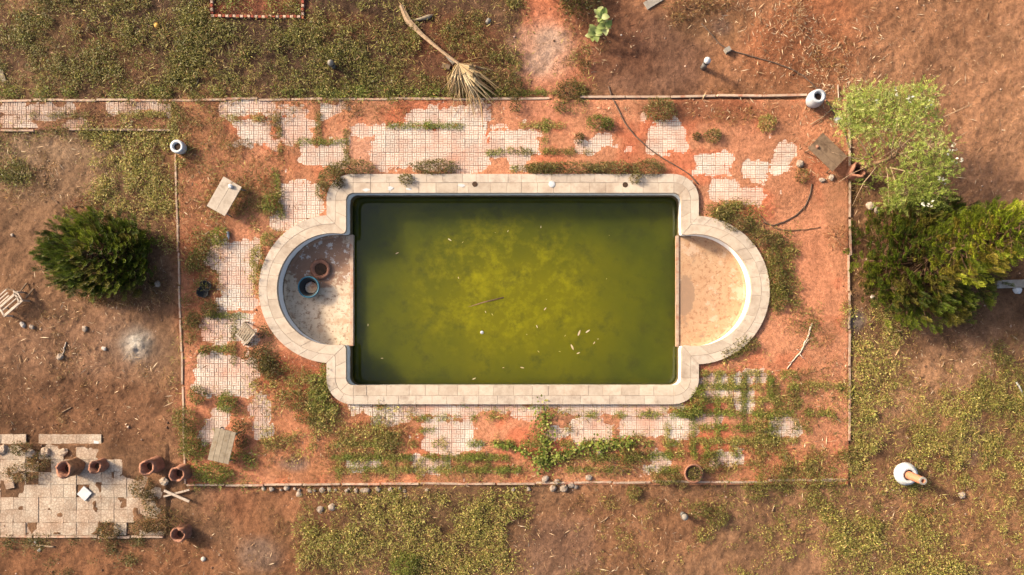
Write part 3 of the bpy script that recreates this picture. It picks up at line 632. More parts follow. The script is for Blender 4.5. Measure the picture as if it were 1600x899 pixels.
# --- ground-cover weeds: zones (x0,y0,x1,y1, density, palette, tuft size)
ZONES = [(-120, -100, 326, 154, .70, 'O', 1), (250, 30, 640, 154, .70, 'O', 1), (620, -100, 812, 150, .42, 'O', .9), (-120, 138, 800, 155, .75, 'G', .9), (480, -100, 620, 30, .4, 'O', 1), (370, -60, 466, 12, .45, 'G', .8),
 (140, 206, 275, 340, .78, 'Y', 1), (205, 330, 280, 400, .5, 'Y', 1), (-120, 205, 38, 275, .75, 'O', 1), (20, 198, 180, 216, .55, 'O', 1), (240, 200, 275, 300, .7, 'O', 1),
 (-120, 600, 280, 700, .12, 'D', .8), (-120, 838, 330, 1000, .28, 'K', .9), (0, 836, 260, 856, .45, 'K', 1),
 (484, 766, 812, 1000, .68, 'Y', 1), (818, 766, 1070, 1000, .05, 'Y', .8), (1080, 780, 1330, 1000, .22, 'Y', 1), (1140, 700, 1330, 800, .52, 'O', .9), (1070, 770, 1180, 850, .2, 'O', 1),
 (1328, 490, 1420, 770, .60, 'Y', 1), (1400, 600, 1600, 760, .52, 'Y', .9), (1420, 660, 1700, 790, .42, 'Y', .9), (1290, 800, 1520, 1000, .72, 'Y', 1), (1340, 760, 1480, 830, .5, 'O', 1), (1500, 640, 1720, 1000, .4, 'Y', .9), (1540, 540, 1720, 680, .45, 'O', 1), (1470, 570, 1600, 640, .25, 'Y', .9),
 (400, 596, 640, 706, .52, 'Y', .9), (400, 620, 560, 700, .25, 'O', .9), (640, 690, 830, 755, .18, 'Y', .7), (830, 662, 1000, 746, .45, 'O', .8), (1000, 640, 1330, 756, .28, 'Y', .75), (1180, 596, 1330, 700, .4, 'O', .85), (1090, 576, 1190, 600, .4, 'O', .8),
 (284, 345, 345, 560, .42, 'O', .9), (282, 600, 400, 665, .35, 'O', .9), (300, 705, 400, 756, .65, 'G', 1), (330, 255, 445, 345, .42, 'O', .9), (272, 163, 345, 265, .40, 'O', .9), (395, 375, 422, 450, .75, 'Y', .9), (400, 560, 520, 630, .40, 'O', .8),
 (1196, 370, 1228, 490, .85, 'O', 1), (1112, 326, 1200, 384, .80, 'O', 1), (1140, 520, 1192, 562, .55, 'O', .9), (1225, 480, 1290, 580, .3, 'O', .9), (410, 330, 440, 380, .5, 'Y', .9), (395, 500, 440, 580, .5, 'K', 1), (505, 560, 520, 640, .9, 'G', .8), (1080, 585, 1100, 640, .9, 'G', .8),
 (530, 632, 1085, 645, .5, 'G', .7), (1280, 180, 1330, 300, .15, 'D', .8), (880, 0, 930, 60, .5, 'D', 1), (800, 0, 818, 140, .4, 'O', .9), (880, 60, 920, 160, .35, 'O', .9), (1340, 310, 1430, 330, .3, 'D', .8), (200, 400, 280, 470, .3, 'D', .8),
 (280, 160, 445, 345, .75, 'D', .9), (285, 345, 345, 560, .5, 'D', .9), (400, 590, 640, 750, .6, 'D', .9), (640, 700, 1000, 752, .5, 'D', .9), (1000, 690, 1330, 752, .5, 'D', .9), (1230, 490, 1326, 690, .35, 'D', .9), (545, 160, 640, 195, .6, 'D', .9), (430, 160, 560, 200, .45, 'D', .8), (1000, 158, 1260, 185, .35, 'D', .8), (0, 160, 270, 202, .5, 'D', .8), (1328, 280, 1360, 480, .6, 'D', .9), (880, 40, 930, 150, .5, 'D', .9), (1270, 60, 1330, 130, .3, 'D', .9), (60, 440, 270, 600, .3, 'D', .8), (-100, 230, 140, 330, .25, 'D', .8), (300, 800, 480, 1000, .2, 'D', .8), (1400, 500, 1600, 640, .3, 'D', .8), (900, 770, 1330, 899, .22, 'D', .8), (640, 0, 800, 140, .5, 'D', .9)]
JOINTS = [((465, 222), (540, 222), 4), ((498, 178), (498, 222), 4), ((542, 205), (542, 252), 3), ((345, 186), (432, 186), 4), ((605, 197), (725, 197), 3), ((660, 197), (690, 196), 5), ((800, 237), (926, 238), 3.5), ((851, 166), (851, 236), 4), ((800, 197), (882, 197), 3), ((760, 240), (800, 236), 3), ((795, 145), (870, 145), 4),
 ((0, 180), (172, 180), 5), ((272, 160), (272, 216), 5), ((175, 182), (270, 178), 3), ((650, 653), (795, 651), 6), ((655, 672), (705, 671), 4), ((515, 714), (765, 713), 5), ((515, 734), (705, 733), 4), ((590, 648), (590, 718), 5), ((735, 735), (815, 733), 5), ((765, 692), (800, 690), 5), ((692, 680), (694, 702), 4),
 ((1085, 668), (1205, 668), 5), ((1078, 689), (1205, 688), 5), ((1005, 710), (1162, 709), 5), ((1082, 650), (1082, 712), 4), ((1140, 590), (1140, 642), 4), ((900, 648), (1085, 648), 4), ((1140, 646), (1205, 646), 4), ((1186, 600), (1186, 760), 6), ((1212, 596), (1212, 690), 5), ((1162, 580), (1162, 640), 3), ((1100, 604), (1185, 604), 3.5), ((1042, 660), (1042, 712), 4), ((1230, 600), (1330, 604), 6), ((855, 650), (860, 660), 4),
 ((325, 492), (385, 494), 3), ((366, 495), (366, 570), 2.5), ((335, 545), (360, 545), 4), ((430, 262), (440, 340), 4), ((345, 628), (350, 640), 4), ((800, 265), (870, 262), 4), ((435, 180), (440, 250), 3)]
JOINTS += [((1092, y), (x, y), 3) for x, y in ((1240, 583), (1322, 604), (1215, 624), (1300, 645), (1250, 688))] + [((x, 582), (x, 690), 2.2) for x in range(1120, 1260, 41)] + [((520, y), (1060, y), 3) for y in (693, 714, 733)] + [((x, 716), (x, 732), 3.5) for x in range(530, 770, 21)] + [((x, 735), (x, 748), 3) for x in range(530, 700, 42)] + [((x, 690), (x, 708), 3) for x in range(1062, 1170, 41)] + [((x, 580), (x, 600), 3) for x in range(1103, 1240, 20)]
def tufts(cx, cy, size, pal, hgt=.17, per=22, lw=(.026, .058), asp=(.42, .66)):
    """cx,cy world; returns leaf arrays for small rosettes"""
    n = len(cx); k = per; X = np.repeat(cx, k); Y = np.repeat(cy, k); sz = np.repeat(size, k)
    az = rng.uniform(0, 2 * math.pi, n * k); r = np.sqrt(rng.uniform(0, 1, n * k)) * .13 * sz
    x, y = X + np.cos(az) * r, Y + np.sin(az) * r
    z = height(x, y) + np.abs(rng.normal(.35, .3, n * k)).clip(.02, 1.2) * hgt * sz * (1 - .5 * r / (.13 * sz + 1e-6))
    D = np.stack([np.cos(az), np.sin(az), rng.uniform(-.25, .9, n * k)], 1); D[:, :2] += rng.normal(0, .6, (n * k, 2)); D = unit(D)
    L = rng.uniform(lw[0], lw[1], n * k) * sz; 
    c = leafcols(n * k, pal) * np.repeat((1 + rng.normal(0, .18, n)).clip(.5, 1.5), k)[:, None]
    return np.stack([x, y, z], 1), D, perp(D), L, L * rng.uniform(asp[0], asp[1], n * k), c
PAL = {'O': OLIVE, 'Y': YELL, 'G': GREEN, 'D': DRY, 'K': DARK}
acc = {}
def keep_off(px_, py_): return ~in_pool(px_, py_, -1)
for (x0, y0, x1, y1, dens, pk, sz) in ZONES:
    pad = 0 if y1 - y0 < 22 else 22
    n = int((x1 - x0 + 2 * pad) * (y1 - y0 + 2 * pad) * .056); qx, qy = rng.uniform(x0 - pad, x1 + pad, n), rng.uniform(y0 - pad, y1 + pad, n)
    wx, wy = (qx - 800) / S, (449.5 - qy) / S
    rd = rectd(qx, qy, (x0, y0, x1, y1)) + (fbm(wx, wy, .9, 3, 171) - .5) * 70 * (pad > 0); kx = rng.uniform(-10, 10, n) < rd
    if x0 < 1300 and y1 < 160: kx &= qy < 156
    if y0 > 764: kx &= qy > 761
    kx &= ~((np.abs(qy - 25) < 7) & (qx > 326) & (qx < 482)) & ~((qy < 30) & ((np.abs(qx - 332) < 7) | (np.abs(qx - 474) < 7)))
    qx, qy, wx, wy = qx[kx], qy[kx], wx[kx], wy[kx]; n = len(qx)
    f = fbm(wx, wy, 1.0, 3, 101); f2 = fbm(wx, wy, 3.6, 2, 131)
    thr = .69 - dens * .31
    fv = f * .5 + f2 * .5 + rng.normal(0, .055, n); keep = (fv > thr) & keep_off(qx, qy) & (rng.uniform(0, 1, n) < .35 + .65 * dens)
    ex = patchfield(qx, qy, EXPOSED) * terrace_mask(qx, qy); keep &= ~((ex > 3) & (rng.uniform(0, 1, n) < .93))
    keep &= ~(patchfield(qx, qy, PATIO, 8, 9) > 2)
    wx, wy = wx[keep], wy[keep]; bulk = 1 + np.clip((fv[keep] - thr) * 3.0, 0, .9)
    if len(wx): acc.setdefault(pk, []).append(tufts(wx, wy, rng.uniform(.55, 1.2, len(wx)) * sz * bulk ** .5, PAL[pk], **({'hgt': .24} if pk != 'D' else {'lw': (.06, .15), 'asp': (.07, .16), 'hgt': .1, 'per': 12})))
for (x0, y0, x1, y1, dens, pk, sz) in list(ZONES):
    if pk in 'OYG' and dens > .3:
        n = int((x1 - x0) * (y1 - y0) * .012 * dens); qx, qy = rng.uniform(x0 - 14, x1 + 14, n), rng.uniform(y0 - 8, y1 + 8, n); k = keep_off(qx, qy) & ~(patchfield(qx, qy, PATIO, 8, 9) > 2); 
        if y1 < 160: k &= qy < 156
        wx, wy = (qx[k] - 800) / S, (449.5 - qy[k]) / S
        if len(wx): acc.setdefault('D', []).append(tufts(wx, wy, rng.uniform(.6, 1.5, len(wx)), DRY + YELL[:3], .2, 10, (.07, .17), (.06, .13)))
jl = []
for (a_, b_, w_) in JOINTS:
    L = math.hypot(b_[0] - a_[0], b_[1] - a_[1]); n = int(L * 1.8); t = rng.uniform(0, 1, n)
    g = vnoise(t * L / 9, np.full(n, a_[0] * .37 + a_[1] * .11), 5) > (.28 if L < 130 else .5); t = t[g]; n = len(t)
    if not n: continue
    qx = a_[0] + (b_[0] - a_[0]) * t + rng.normal(0, w_ * .38, n); qy = a_[1] + (b_[1] - a_[1]) * t + rng.normal(0, w_ * .38, n)
    k = keep_off(qx, qy); qx, qy = qx[k], qy[k]
    jl.append(tufts((qx - 800) / S, (449.5 - qy) / S, rng.uniform(.4, .95, len(qx)), [GREEN, OLIVE, YELL][rng.integers(0, 3)] if a_[1] < 600 else [YELL, GREEN][rng.integers(0, 2)], .2, 12))
def build_leaves(name, parts, mat, parent=None, origin=None, **kw):
    P, D, Nn, L, Wd, C = [np.concatenate([p[i] for p in parts]) for i in range(6)]
    if origin is not None: P = P - np.array(origin)
    V, Fq = kites(P, D, Nn, L, Wd); me = mesh_np(name, V, Fq, np.repeat(C, 4, 0))
    return put(name, me, mat, parent, origin if (origin is not None and parent is None) else (0, 0, 0), **kw)
NAMES = {'O': ('creeping_weeds', 'low olive green weeds creeping over the bare earth'), 'Y': ('yellowing_weeds', 'yellowing low weeds spread over the lower beds'), 'G': ('green_weeds', 'fresh green weeds along kerbs and coping'),
         'D': ('dry_weeds', 'thin dry brown weeds on bare soil'), 'K': ('dark_weeds', 'dark straggling weeds below the small tiled patio')}
for k, v in acc.items():
    build_leaves(NAMES[k][0], v, M['leaf'], label=NAMES[k][1], cat='weeds', kind='stuff')
build_leaves('joint_grass', jl, M['leaf'], label='grass growing in lines along the paving joints', cat='grass', kind='stuff')

# --- straw, chips and dead grass scattered on the soil
LIT = [(1280, 110, 130, 90, 420), (1240, 60, 60, 60, 180), (1290, 100, 40, 40, 160), (1450, 120, 170, 130, 420), (1120, 25, 90, 30, 200), (1240, 25, 30, 40, 160), (950, 60, 60, 60, 60), (1340, 160, 60, 50, 150), (1280, 220, 50, 60, 120), (1500, 300, 100, 120, 140), (1420, 570, 120, 70, 260), (1550, 560, 80, 60, 120),
       (100, 260, 110, 55, 260), (80, 500, 120, 80, 240), (120, 620, 160, 80, 300), (300, 870, 150, 40, 120), (950, 830, 150, 80, 330), (1330, 800, 90, 80, 200), (1500, 760, 120, 120, 260), (650, 830, 170, 80, 160), (400, 70, 420, 90, 200), (450, 640, 120, 90, 260), (900, 720, 150, 40, 200), (1250, 650, 90, 100, 200), (320, 400, 40, 180, 160), (1060, 170, 150, 20, 120), (730, 180, 60, 20, 60), (200, 440, 70, 60, 160), (1350, 400, 30, 120, 120)]
ps = []
for cx, cy, rx, ry, n in LIT:
    n = int(n * 1.6)
    a_ = rng.uniform(0, 2 * math.pi, n); r = np.sqrt(rng.uniform(0, 1, n)); qx, qy = cx + rx * r * np.cos(a_), cy + ry * r * np.sin(a_)
    k = ~in_pool(qx, qy, 2); qx, qy = qx[k], qy[k]; n = len(qx)
    x, y = (qx - 800) / S, (449.5 - qy) / S; D = randdir(n, -.08, .25)
    pal = [(226, 190, 150), (200, 160, 120), (240, 212, 176), (170, 132, 98), (130, 100, 76)]
    L = rng.gamma(2.2, .05, n).clip(.04, .36); ps.append((np.stack([x, y, height(x, y) + .014], 1), D, perp(D), L, rng.uniform(.008, .028, n) * (.6 + L * 2), leafcols(n, pal)))
build_leaves('straw_litter', ps, M['litter'], label='pale straw and wood chips scattered over the soil', cat='straw', kind='stuff')
# pebbles and clods
n = 5200; qx, qy = rng.uniform(-80, 1680, n), rng.uniform(-60, 960, n); k = ~in_pool(qx, qy, 2) & (rng.uniform(0, 1, n) < np.where(terrace_mask(qx, qy), .35, 1.0)); qx, qy = qx[k], qy[k]; n = len(qx)
x, y = (qx - 800) / S, (449.5 - qy) / S; s_ = rng.gamma(2, .007, n).clip(.006, .05)
oc = np.array([(1, 0, 0), (0, 1, 0), (-1, 0, 0), (0, -1, 0), (0, 0, .7), (0, 0, -.7)], float)
Vv = oc[None] * s_[:, None, None] * rng.uniform(.6, 1.4, (n, 6, 1)) + np.stack([x, y, height(x, y) + s_ * .2], 1)[:, None]
Ff = np.array([(0, 1, 4), (1, 2, 4), (2, 3, 4), (3, 0, 4), (1, 0, 5), (2, 1, 5), (3, 2, 5), (0, 3, 5)])
put('pebbles', mesh_np('pebbles', Vv.reshape(-1, 3), (Ff[None] + np.arange(n)[:, None, None] * 6).reshape(-1, 3), np.repeat(leafcols(n, [(150, 110, 84), (178, 138, 112), (120, 86, 66), (200, 170, 150)]), 6, 0)), M['litter'], label='small pebbles and clods strewn over the ground', cat='pebbles', kind='stuff')

# ------------------------------------------------------------------ shrubs, each one a plant
def shrub(name, label, ells, h, pal, leaf=(.034, .066), dens=1.0, cat='shrub', group=None, z0=None, stems=True, aspect=(.35, .5)):
    """ells: list of (px,py,rx,ry) making up the mound"""
    cx, cy = W(ells[0][0], ells[0][1]); gz_ = hz(cx, cy) if z0 is None else z0
    root = thing(name, label, cat, (cx, cy, gz_), group=group); parts = []
    st = MB()
    for (ex, ey, rx, ry) in ells:
        ox, oy = W(ex, ey); ox -= cx; oy -= cy; rx, ry = rx / S, ry / S
        rx *= .98; ry *= .98; h_ = h * .8; n = int(dens * (rx * ry * math.pi) / (.00042 if leaf[1] < .08 else .0012)) + 60
        v = unit(rng.normal(size=(n, 3))); v[:, 2] = np.abs(v[:, 2]); rr = rng.uniform(.35, 1.06, n) ** .6
        lump = 1 + .28 * (fbm(v[:, 0] * 2 + ex, v[:, 1] * 2 + ey, 1.6, 3, 9) - .5) * 2
        P = v * np.array([rx, ry, h_]) * (rr * lump)[:, None] + np.array([ox, oy, 0.02])
        D = unit(v + rng.normal(0, .7, (n, 3))); L = rng.uniform(leaf[0], leaf[1], n)
        br = (.75 + .25 * rng.uniform(0, 1, n))[:, None]
        parts.append((P, D, perp(D), L, L * rng.uniform(aspect[0], aspect[1], n), leafcols(n, pal) * br))
        for _ in range(max(3, int(rx * ry * 30))):
            a_ = rng.uniform(0, 6.28); e_ = rng.uniform(.3, .85)
            tip = (ox + rx * e_ * math.cos(a_), oy + ry * e_ * math.sin(a_), h * rng.uniform(.4, .8))
            st.tube([(ox * .9 + tip[0] * .1, oy * .9 + tip[1] * .1, -.03), ((ox * .5 + tip[0] * .5), (oy * .5 + tip[1] * .5), h * .45), tip], [.014, .01, .005], 4)
    P, D, Nn, L, Wd, C = [np.concatenate([p[i] for p in parts]) for i in range(6)]
    V, Fq = kites(P, D, Nn, L, Wd); put('foliage', mesh_np('foliage', V, Fq, np.repeat(C, 4, 0)), M['leaf'], root)
    put('stems', st.mesh('stems'), M['bark'], root, kind='stuff')
    return root
MOUND = [(150, 140, 74), (124, 118, 60), (176, 162, 98), (100, 96, 48), (160, 134, 84)]
for label, ells, h, pal, kw in [
  ('clipped olive mound curling round the top left pool corner', [(548, 264, 40, 13), (518, 280, 22, 18), (504, 298, 10, 14)], .38, MOUND, {}),
  ('short olive mound against the top coping, right of the corner mound', [(680, 262, 40, 13)], .36, MOUND, {}),
  ('longest olive mound along the right half of the top coping', [(885, 264, 70, 10), (840, 264, 22, 10), (955, 264, 40, 11)], .34, MOUND, {}),
  ('bushy end mound beside the right drain hole of the top coping', [(1012, 264, 28, 14)], .36, MOUND, {}),
  ('small shrub rooted on the top coping between its left mounds', [(636, 282, 11, 10)], .22, MOUND, {'z0': .11}),
  ('reddish sprig rooted on the top left coping corner', [(534, 287, 8, 8)], .16, [(120, 90, 60), (112, 108, 50)], {'z0': .11}),
  ('small tuft spilling over the top coping by the right hole', [(992, 279, 9, 10)], .2, MOUND, {'z0': .11}),
  ('round shrub touching the upper right kerb inside the terrace', [(1031, 174, 27, 19)], .42, MOUND, {}),
  ('spreading shrub on orange dust left of the round kerb shrub', [(934, 192, 19, 13), (950, 196, 9, 9)], .3, GREEN[:3] + DARK[:2], {}),
  ('small round shrub below and right of the kerb shrub', [(1113, 213, 14, 12)], .26, MOUND, {}),
  ('yellowish tuft on the dusty terrace toward the right table', [(1197, 193, 14, 15)], .26, YELL, {}),
  ('dark scraggly bush at the left end of the upper right kerb', [(888, 143, 22, 20), (876, 170, 9, 8)], .4, DARK, {'dens': .6}),
  ('dark bush beside the palm frond at the pale concrete patch', [(803, 137, 18, 20), (806, 165, 9, 14)], .45, DARK, {'dens': .7}),
  ('little shrub between the two pool-side terrace puddles of dust', [(905, 217, 8, 9)], .18, DARK, {}),
  ('tiny shrub beside the hose on the dusty terrace', [(1088, 214, 6, 6)], .14, DARK, {}),
  ('grass clump right of the right end of the pool', [(1210, 375, 12, 12)], .3, MOUND, {}),
  ('dense shrub belt hugging the upper right curve of the pool', [(1150, 350, 28, 14), (1185, 372, 20, 14), (1125, 336, 16, 10)], .34, MOUND, {}),
  ('dark shrub belt along the outermost right curve of the pool', [(1210, 430, 15, 32), (1214, 465, 14, 24), (1205, 400, 12, 16)], .36, OLIVE, {}),
  ('shrub tucked under the lower right curve of the pool', [(1165, 538, 22, 13), (1140, 552, 16, 9)], .3, OLIVE, {'dens': .8}),
  ('green shrub at the bottom right outer corner of the coping', [(1090, 625, 13, 24), (1072, 645, 16, 8)], .3, GREEN, {}),
  ('bright bush left of the third terrace slab patch above lower table', [(357, 628, 15, 17)], .38, GREEN, {}),
  ('round bush near the left kerb above the lower table', [(311, 617, 14, 16)], .32, OLIVE, {}),
  ('upper of two bushes growing over the left kerb', [(292, 654, 19, 20)], .4, OLIVE, {}),
  ('lower of two bushes growing over the left kerb', [(300, 692, 16, 26)], .4, OLIVE, {}),
  ('leafy bush at the foot of the lower grey table', [(334, 738, 32, 16)], .34, GREEN, {}),
  ('dark bush immediately right of the lower grey table', [(376, 668, 11, 14), (381, 690, 10, 10)], .36, DARK, {'dens': .8}),
  ('tall weed bush in the left of the lower terrace', [(455, 625, 22, 17), (480, 650, 20, 13)], .28, OLIVE, {'dens': .4}),
  ('olive bush in the middle of the lower left terrace', [(608, 688, 24, 16)], .3, OLIVE, {'dens': .5}),
  ('broad olive bush right of the vine on the lower terrace', [(955, 725, 36, 18), (985, 708, 18, 14)], .26, OLIVE, {'dens': .4}),
  ('bush right of the terracotta dish on the lower terrace', [(1108, 722, 17, 17)], .34, OLIVE, {}),
  ('bush crossing the bottom kerb left of the terracotta dish', [(1040, 745, 24, 13)], .34, OLIVE, {}),
  ('small bush just below the bottom kerb at its middle', [(990, 768, 13, 11)], .28, OLIVE, {}),
  ('large weedy bush over the bottom kerb right end', [(1205, 745, 30, 24), (1175, 770, 15, 13)], .3, OLIVE, {'dens': .35}),
  ('dusty bush right of the capped stub below the terrace', [(1092, 795, 16, 14), (1120, 808, 20, 18)], .34, OLIVE, {'dens': .9}),
  ('fresh green bush at the bottom edge of the weed bed', [(632, 880, 26, 20)], .4, GREEN, {}),
  ('dry bush at the lower edge of the tiled patio', [(172, 828, 20, 14)], .38, DARK + DRY[:2], {}),
  ('dry weed clump growing through gaps in the patio', [(38, 738, 30, 16), (62, 720, 20, 16)], .4, DARK + DRY[:2], {'dens': .7}),
  ('dark straggly bush at the upper left of the patio', [(38, 700, 18, 12)], .4, DARK, {'dens': .8}),
  ('dry clump right of the patio beside two stump planters', [(225, 762, 20, 18), (236, 782, 12, 16)], .36, DARK + DRY[:2], {'dens': .8}),
  ('brown scrub between the patio and the lowest stump planter', [(255, 812, 34, 22), (225, 822, 20, 12)], .4, DRY + DARK, {'dens': .6}),
  ('straw coloured grass clump beside the right kerb', [(1306, 372, 16, 19)], .4, [(196, 140, 96), (176, 110, 72), (220, 176, 130)], {'leaf': (.1, .22), 'aspect': (.06, .12), 'dens': .7, 'cat': 'grass clump'}),
  ('pale heap of dry grass near the top right stump', [(1242, 22, 10, 22)], .25, [(206, 160, 112), (226, 186, 140), (170, 122, 82)], {'leaf': (.1, .24), 'aspect': (.05, .1), 'dens': .5, 'cat': 'grass clump'}),
  ('brown dead scrub at the top edge right of the grey board', [(1075, 12, 40, 18), (1058, 32, 10, 10), (1110, 6, 40, 10)], .4, DRY, {'dens': .5, 'leaf': (.06, .14), 'aspect': (.12, .25)}),
  ('brushwood heap beneath the left conifer', [(180, 468, 46, 14), (150, 462, 30, 10)], .25, DRY, {'dens': .5}),
  ('rust brown dead branch pile above the left conifer', [(128, 322, 28, 14)], .25, [(170, 100, 66), (150, 86, 60), (190, 130, 90)], {'dens': .6, 'leaf': (.06, .14), 'aspect': (.1, .2)}),
  ('shrub by the dark broken bowls left of the pool', [(310, 408, 18, 16), (318, 396, 14, 10)], .34, DARK + GREEN[:1], {'dens': .8}),
  ('dark shrub below the broken bowls left of the pool', [(330, 485, 14, 15), (305, 500, 10, 12)], .32, DARK, {'dens': .8}),
  ('bush at the left curve of the pool coping', [(404, 404, 11, 22), (420, 375, 12, 12)], .34, YELL[1:4] + GREEN[:1], {}),
  ('dark plants between the slatted chair and the pool', [(410, 560, 16, 22), (425, 580, 18, 12)], .34, DARK, {'dens': .7}),
  ('green plants by the small bottle on the left terrace', [(345, 370, 16, 16), (425, 318, 14, 16)], .3, GREEN, {'dens': .8}),
  ('twiggy tuft at the right edge of the pale concrete patch', [(913, 105, 8, 14)], .2, DRY + DARK, {'dens': .7}),
  ('dark tuft beside the slatted chair', [(322, 548, 9, 8)], .22, GREEN + DARK, {}),
  ('dry tuft left of the right table', [(1252, 275, 12, 13)], .22, DRY + OLIVE[:2], {'dens': .7})]:
    shrub('weed_shrub', label, ells, h, pal, **kw)
shrub('dark_bush', 'dark green bush cut by the top edge above the broad-leaved plant', [(905, 4, 34, 24), (890, -30, 50, 34)], .9, [(88, 90, 34), (110, 106, 40), (70, 74, 30), (130, 118, 60)], (.06, .13), .9, 'bush', aspect=(.18, .3))

# ------------------------------------------------------------------ conifers
def foxtails(P0, D0, Ln, cols, steps=11, per=5, nl=.085):
    n = len(P0); t = (np.arange(steps) + .5) / steps
    up = np.array([0, 0, 1.0])
    out = []
    for k in range(steps):
        s_ = t[k]; D = unit(D0 + up * (.55 * s_ * s_)[None] if False else D0 + up[None] * (.6 * s_ * s_))
        C = P0 + D0 * (Ln * s_)[:, None] + up[None] * (Ln * .22 * s_ * s_)[:, None]
        for j in range(per):
            a_ = 2 * math.pi * (j + .5 * (k % 2)) / per + rng.uniform(-.3, .3, n)
            sx = unit(np.cross(D, up[None] + rng.normal(0, .01, (n, 3)))); sy = np.cross(sx, D)
            rad = sx * np.cos(a_)[:, None] + sy * np.sin(a_)[:, None]
            d = unit(D * 1.0 + rad * (.95 - .45 * s_)); L = nl * rng.uniform(.8, 1.2, n) * (1.05 - .35 * s_)
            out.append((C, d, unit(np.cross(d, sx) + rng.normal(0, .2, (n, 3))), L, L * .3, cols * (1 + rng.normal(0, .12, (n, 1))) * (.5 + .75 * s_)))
    return [np.concatenate([o[i] for o in out]) for i in range(6)]
def conifer(name, label, bpx, bpy, h, lean, masses, pal, seed=1, trunk_r=.11):
    """masses: (height of centre, rx, ry, rz, clumps, colour factor); each clump is a bunch of upright fishbone shoots"""
    r_ = np.random.default_rng(seed)
    bx, by = W(bpx, bpy); root = thing(name, label, 'conifer', (bx, by, hz(bx, by) - .02))
    axis_ = lambda z: np.array([lean[0] * z, lean[1] * z, z])
    tr = MB(); zs = np.linspace(0, h, 8); tr.tube([axis_(z) for z in zs], [trunk_r * (1 - .85 * z / h) for z in zs], 8); put('trunk', tr.mesh('trunk', True), M['bark'], root)
    lb = MB(); P0 = []; D0 = []; Ln = []; Cc = []
    for zc, rx, ry, rz, nc, cf in masses:
        for i in range(nc):
            # clump centres spread evenly over the upper shell, with gaps between
            u = (i + .5) / nc; cz = 1 - 1.35 * u + r_.uniform(-.04, .04); cz = max(-.35, min(1, cz)); az = i * 2.39996 + r_.uniform(-.25, .25); sr = math.sqrt(max(0, 1 - cz * cz)); lump = r_.uniform(.72, 1.08)
            d = np.array([math.cos(az) * sr, math.sin(az) * sr, cz]); c0 = axis_(zc) + d * np.array([rx, ry, rz]) * lump; c0[2] = max(c0[2], .15)
            root_p = axis_(max(.05, min(h, c0[2] - .45 * np.hypot(c0[0] - axis_(c0[2])[0], c0[1] - axis_(c0[2])[1]))))
            lb.tube([root_p, root_p * .45 + c0 * .55 - np.array([0, 0, .06]), c0], [.028, .018, .008], 5)
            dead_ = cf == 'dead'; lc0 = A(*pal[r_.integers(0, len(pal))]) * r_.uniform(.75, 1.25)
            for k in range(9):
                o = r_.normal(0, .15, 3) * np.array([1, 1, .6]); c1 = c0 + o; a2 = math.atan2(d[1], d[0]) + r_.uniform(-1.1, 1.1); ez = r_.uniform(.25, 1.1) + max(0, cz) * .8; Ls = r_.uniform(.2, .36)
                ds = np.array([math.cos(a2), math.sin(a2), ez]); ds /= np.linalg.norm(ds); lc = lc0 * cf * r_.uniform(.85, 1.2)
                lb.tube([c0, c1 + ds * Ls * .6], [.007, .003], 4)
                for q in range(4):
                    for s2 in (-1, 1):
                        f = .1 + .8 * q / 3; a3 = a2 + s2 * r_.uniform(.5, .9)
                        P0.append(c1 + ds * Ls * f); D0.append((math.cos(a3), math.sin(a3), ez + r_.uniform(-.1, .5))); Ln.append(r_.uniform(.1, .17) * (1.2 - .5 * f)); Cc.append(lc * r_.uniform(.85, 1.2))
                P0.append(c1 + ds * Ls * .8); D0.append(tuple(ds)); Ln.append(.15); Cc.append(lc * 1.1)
    put('limbs', lb.mesh('limbs', True), M['bark'], root)
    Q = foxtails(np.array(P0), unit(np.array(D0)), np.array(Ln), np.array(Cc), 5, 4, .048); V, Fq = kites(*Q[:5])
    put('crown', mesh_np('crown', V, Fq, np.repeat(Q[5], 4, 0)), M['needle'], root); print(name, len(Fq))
    return root
CON = [(118, 132, 34), (98, 114, 30), (138, 148, 44), (84, 98, 28), (126, 118, 46)]
ONE = np.array([1., 1., 1.])
conifer('conifer_bush', 'dark green bushy conifer on bare soil left of the terrace', 172, 402, 1.25, (-.02, .02), [(.35, 1.4, 1.04, .95, 88, ONE), (.3, 1.0, .75, .8, 40, ONE * .9)], CON, seed=4)
conifer('norfolk_conifer', 'big dark conifer with leaning top beyond the right kerb', 1432, 412, 4.4, (.06, .12), [(.55, 1.95, 1.72, 1.0, 118, ONE * .85), (.5, 1.3, 1.2, 1.0, 46, ONE * .8), (2.3, .75, .7, .8, 34, np.array([1.35, 1.25, 1.1])), (3.3, .6, .55, .8, 30, np.array([1.5, 1.4, 1.15])), (4.1, .35, .35, .5, 12, np.array([1.5, 1.4, 1.15]))], CON, seed=9, trunk_r=.14)

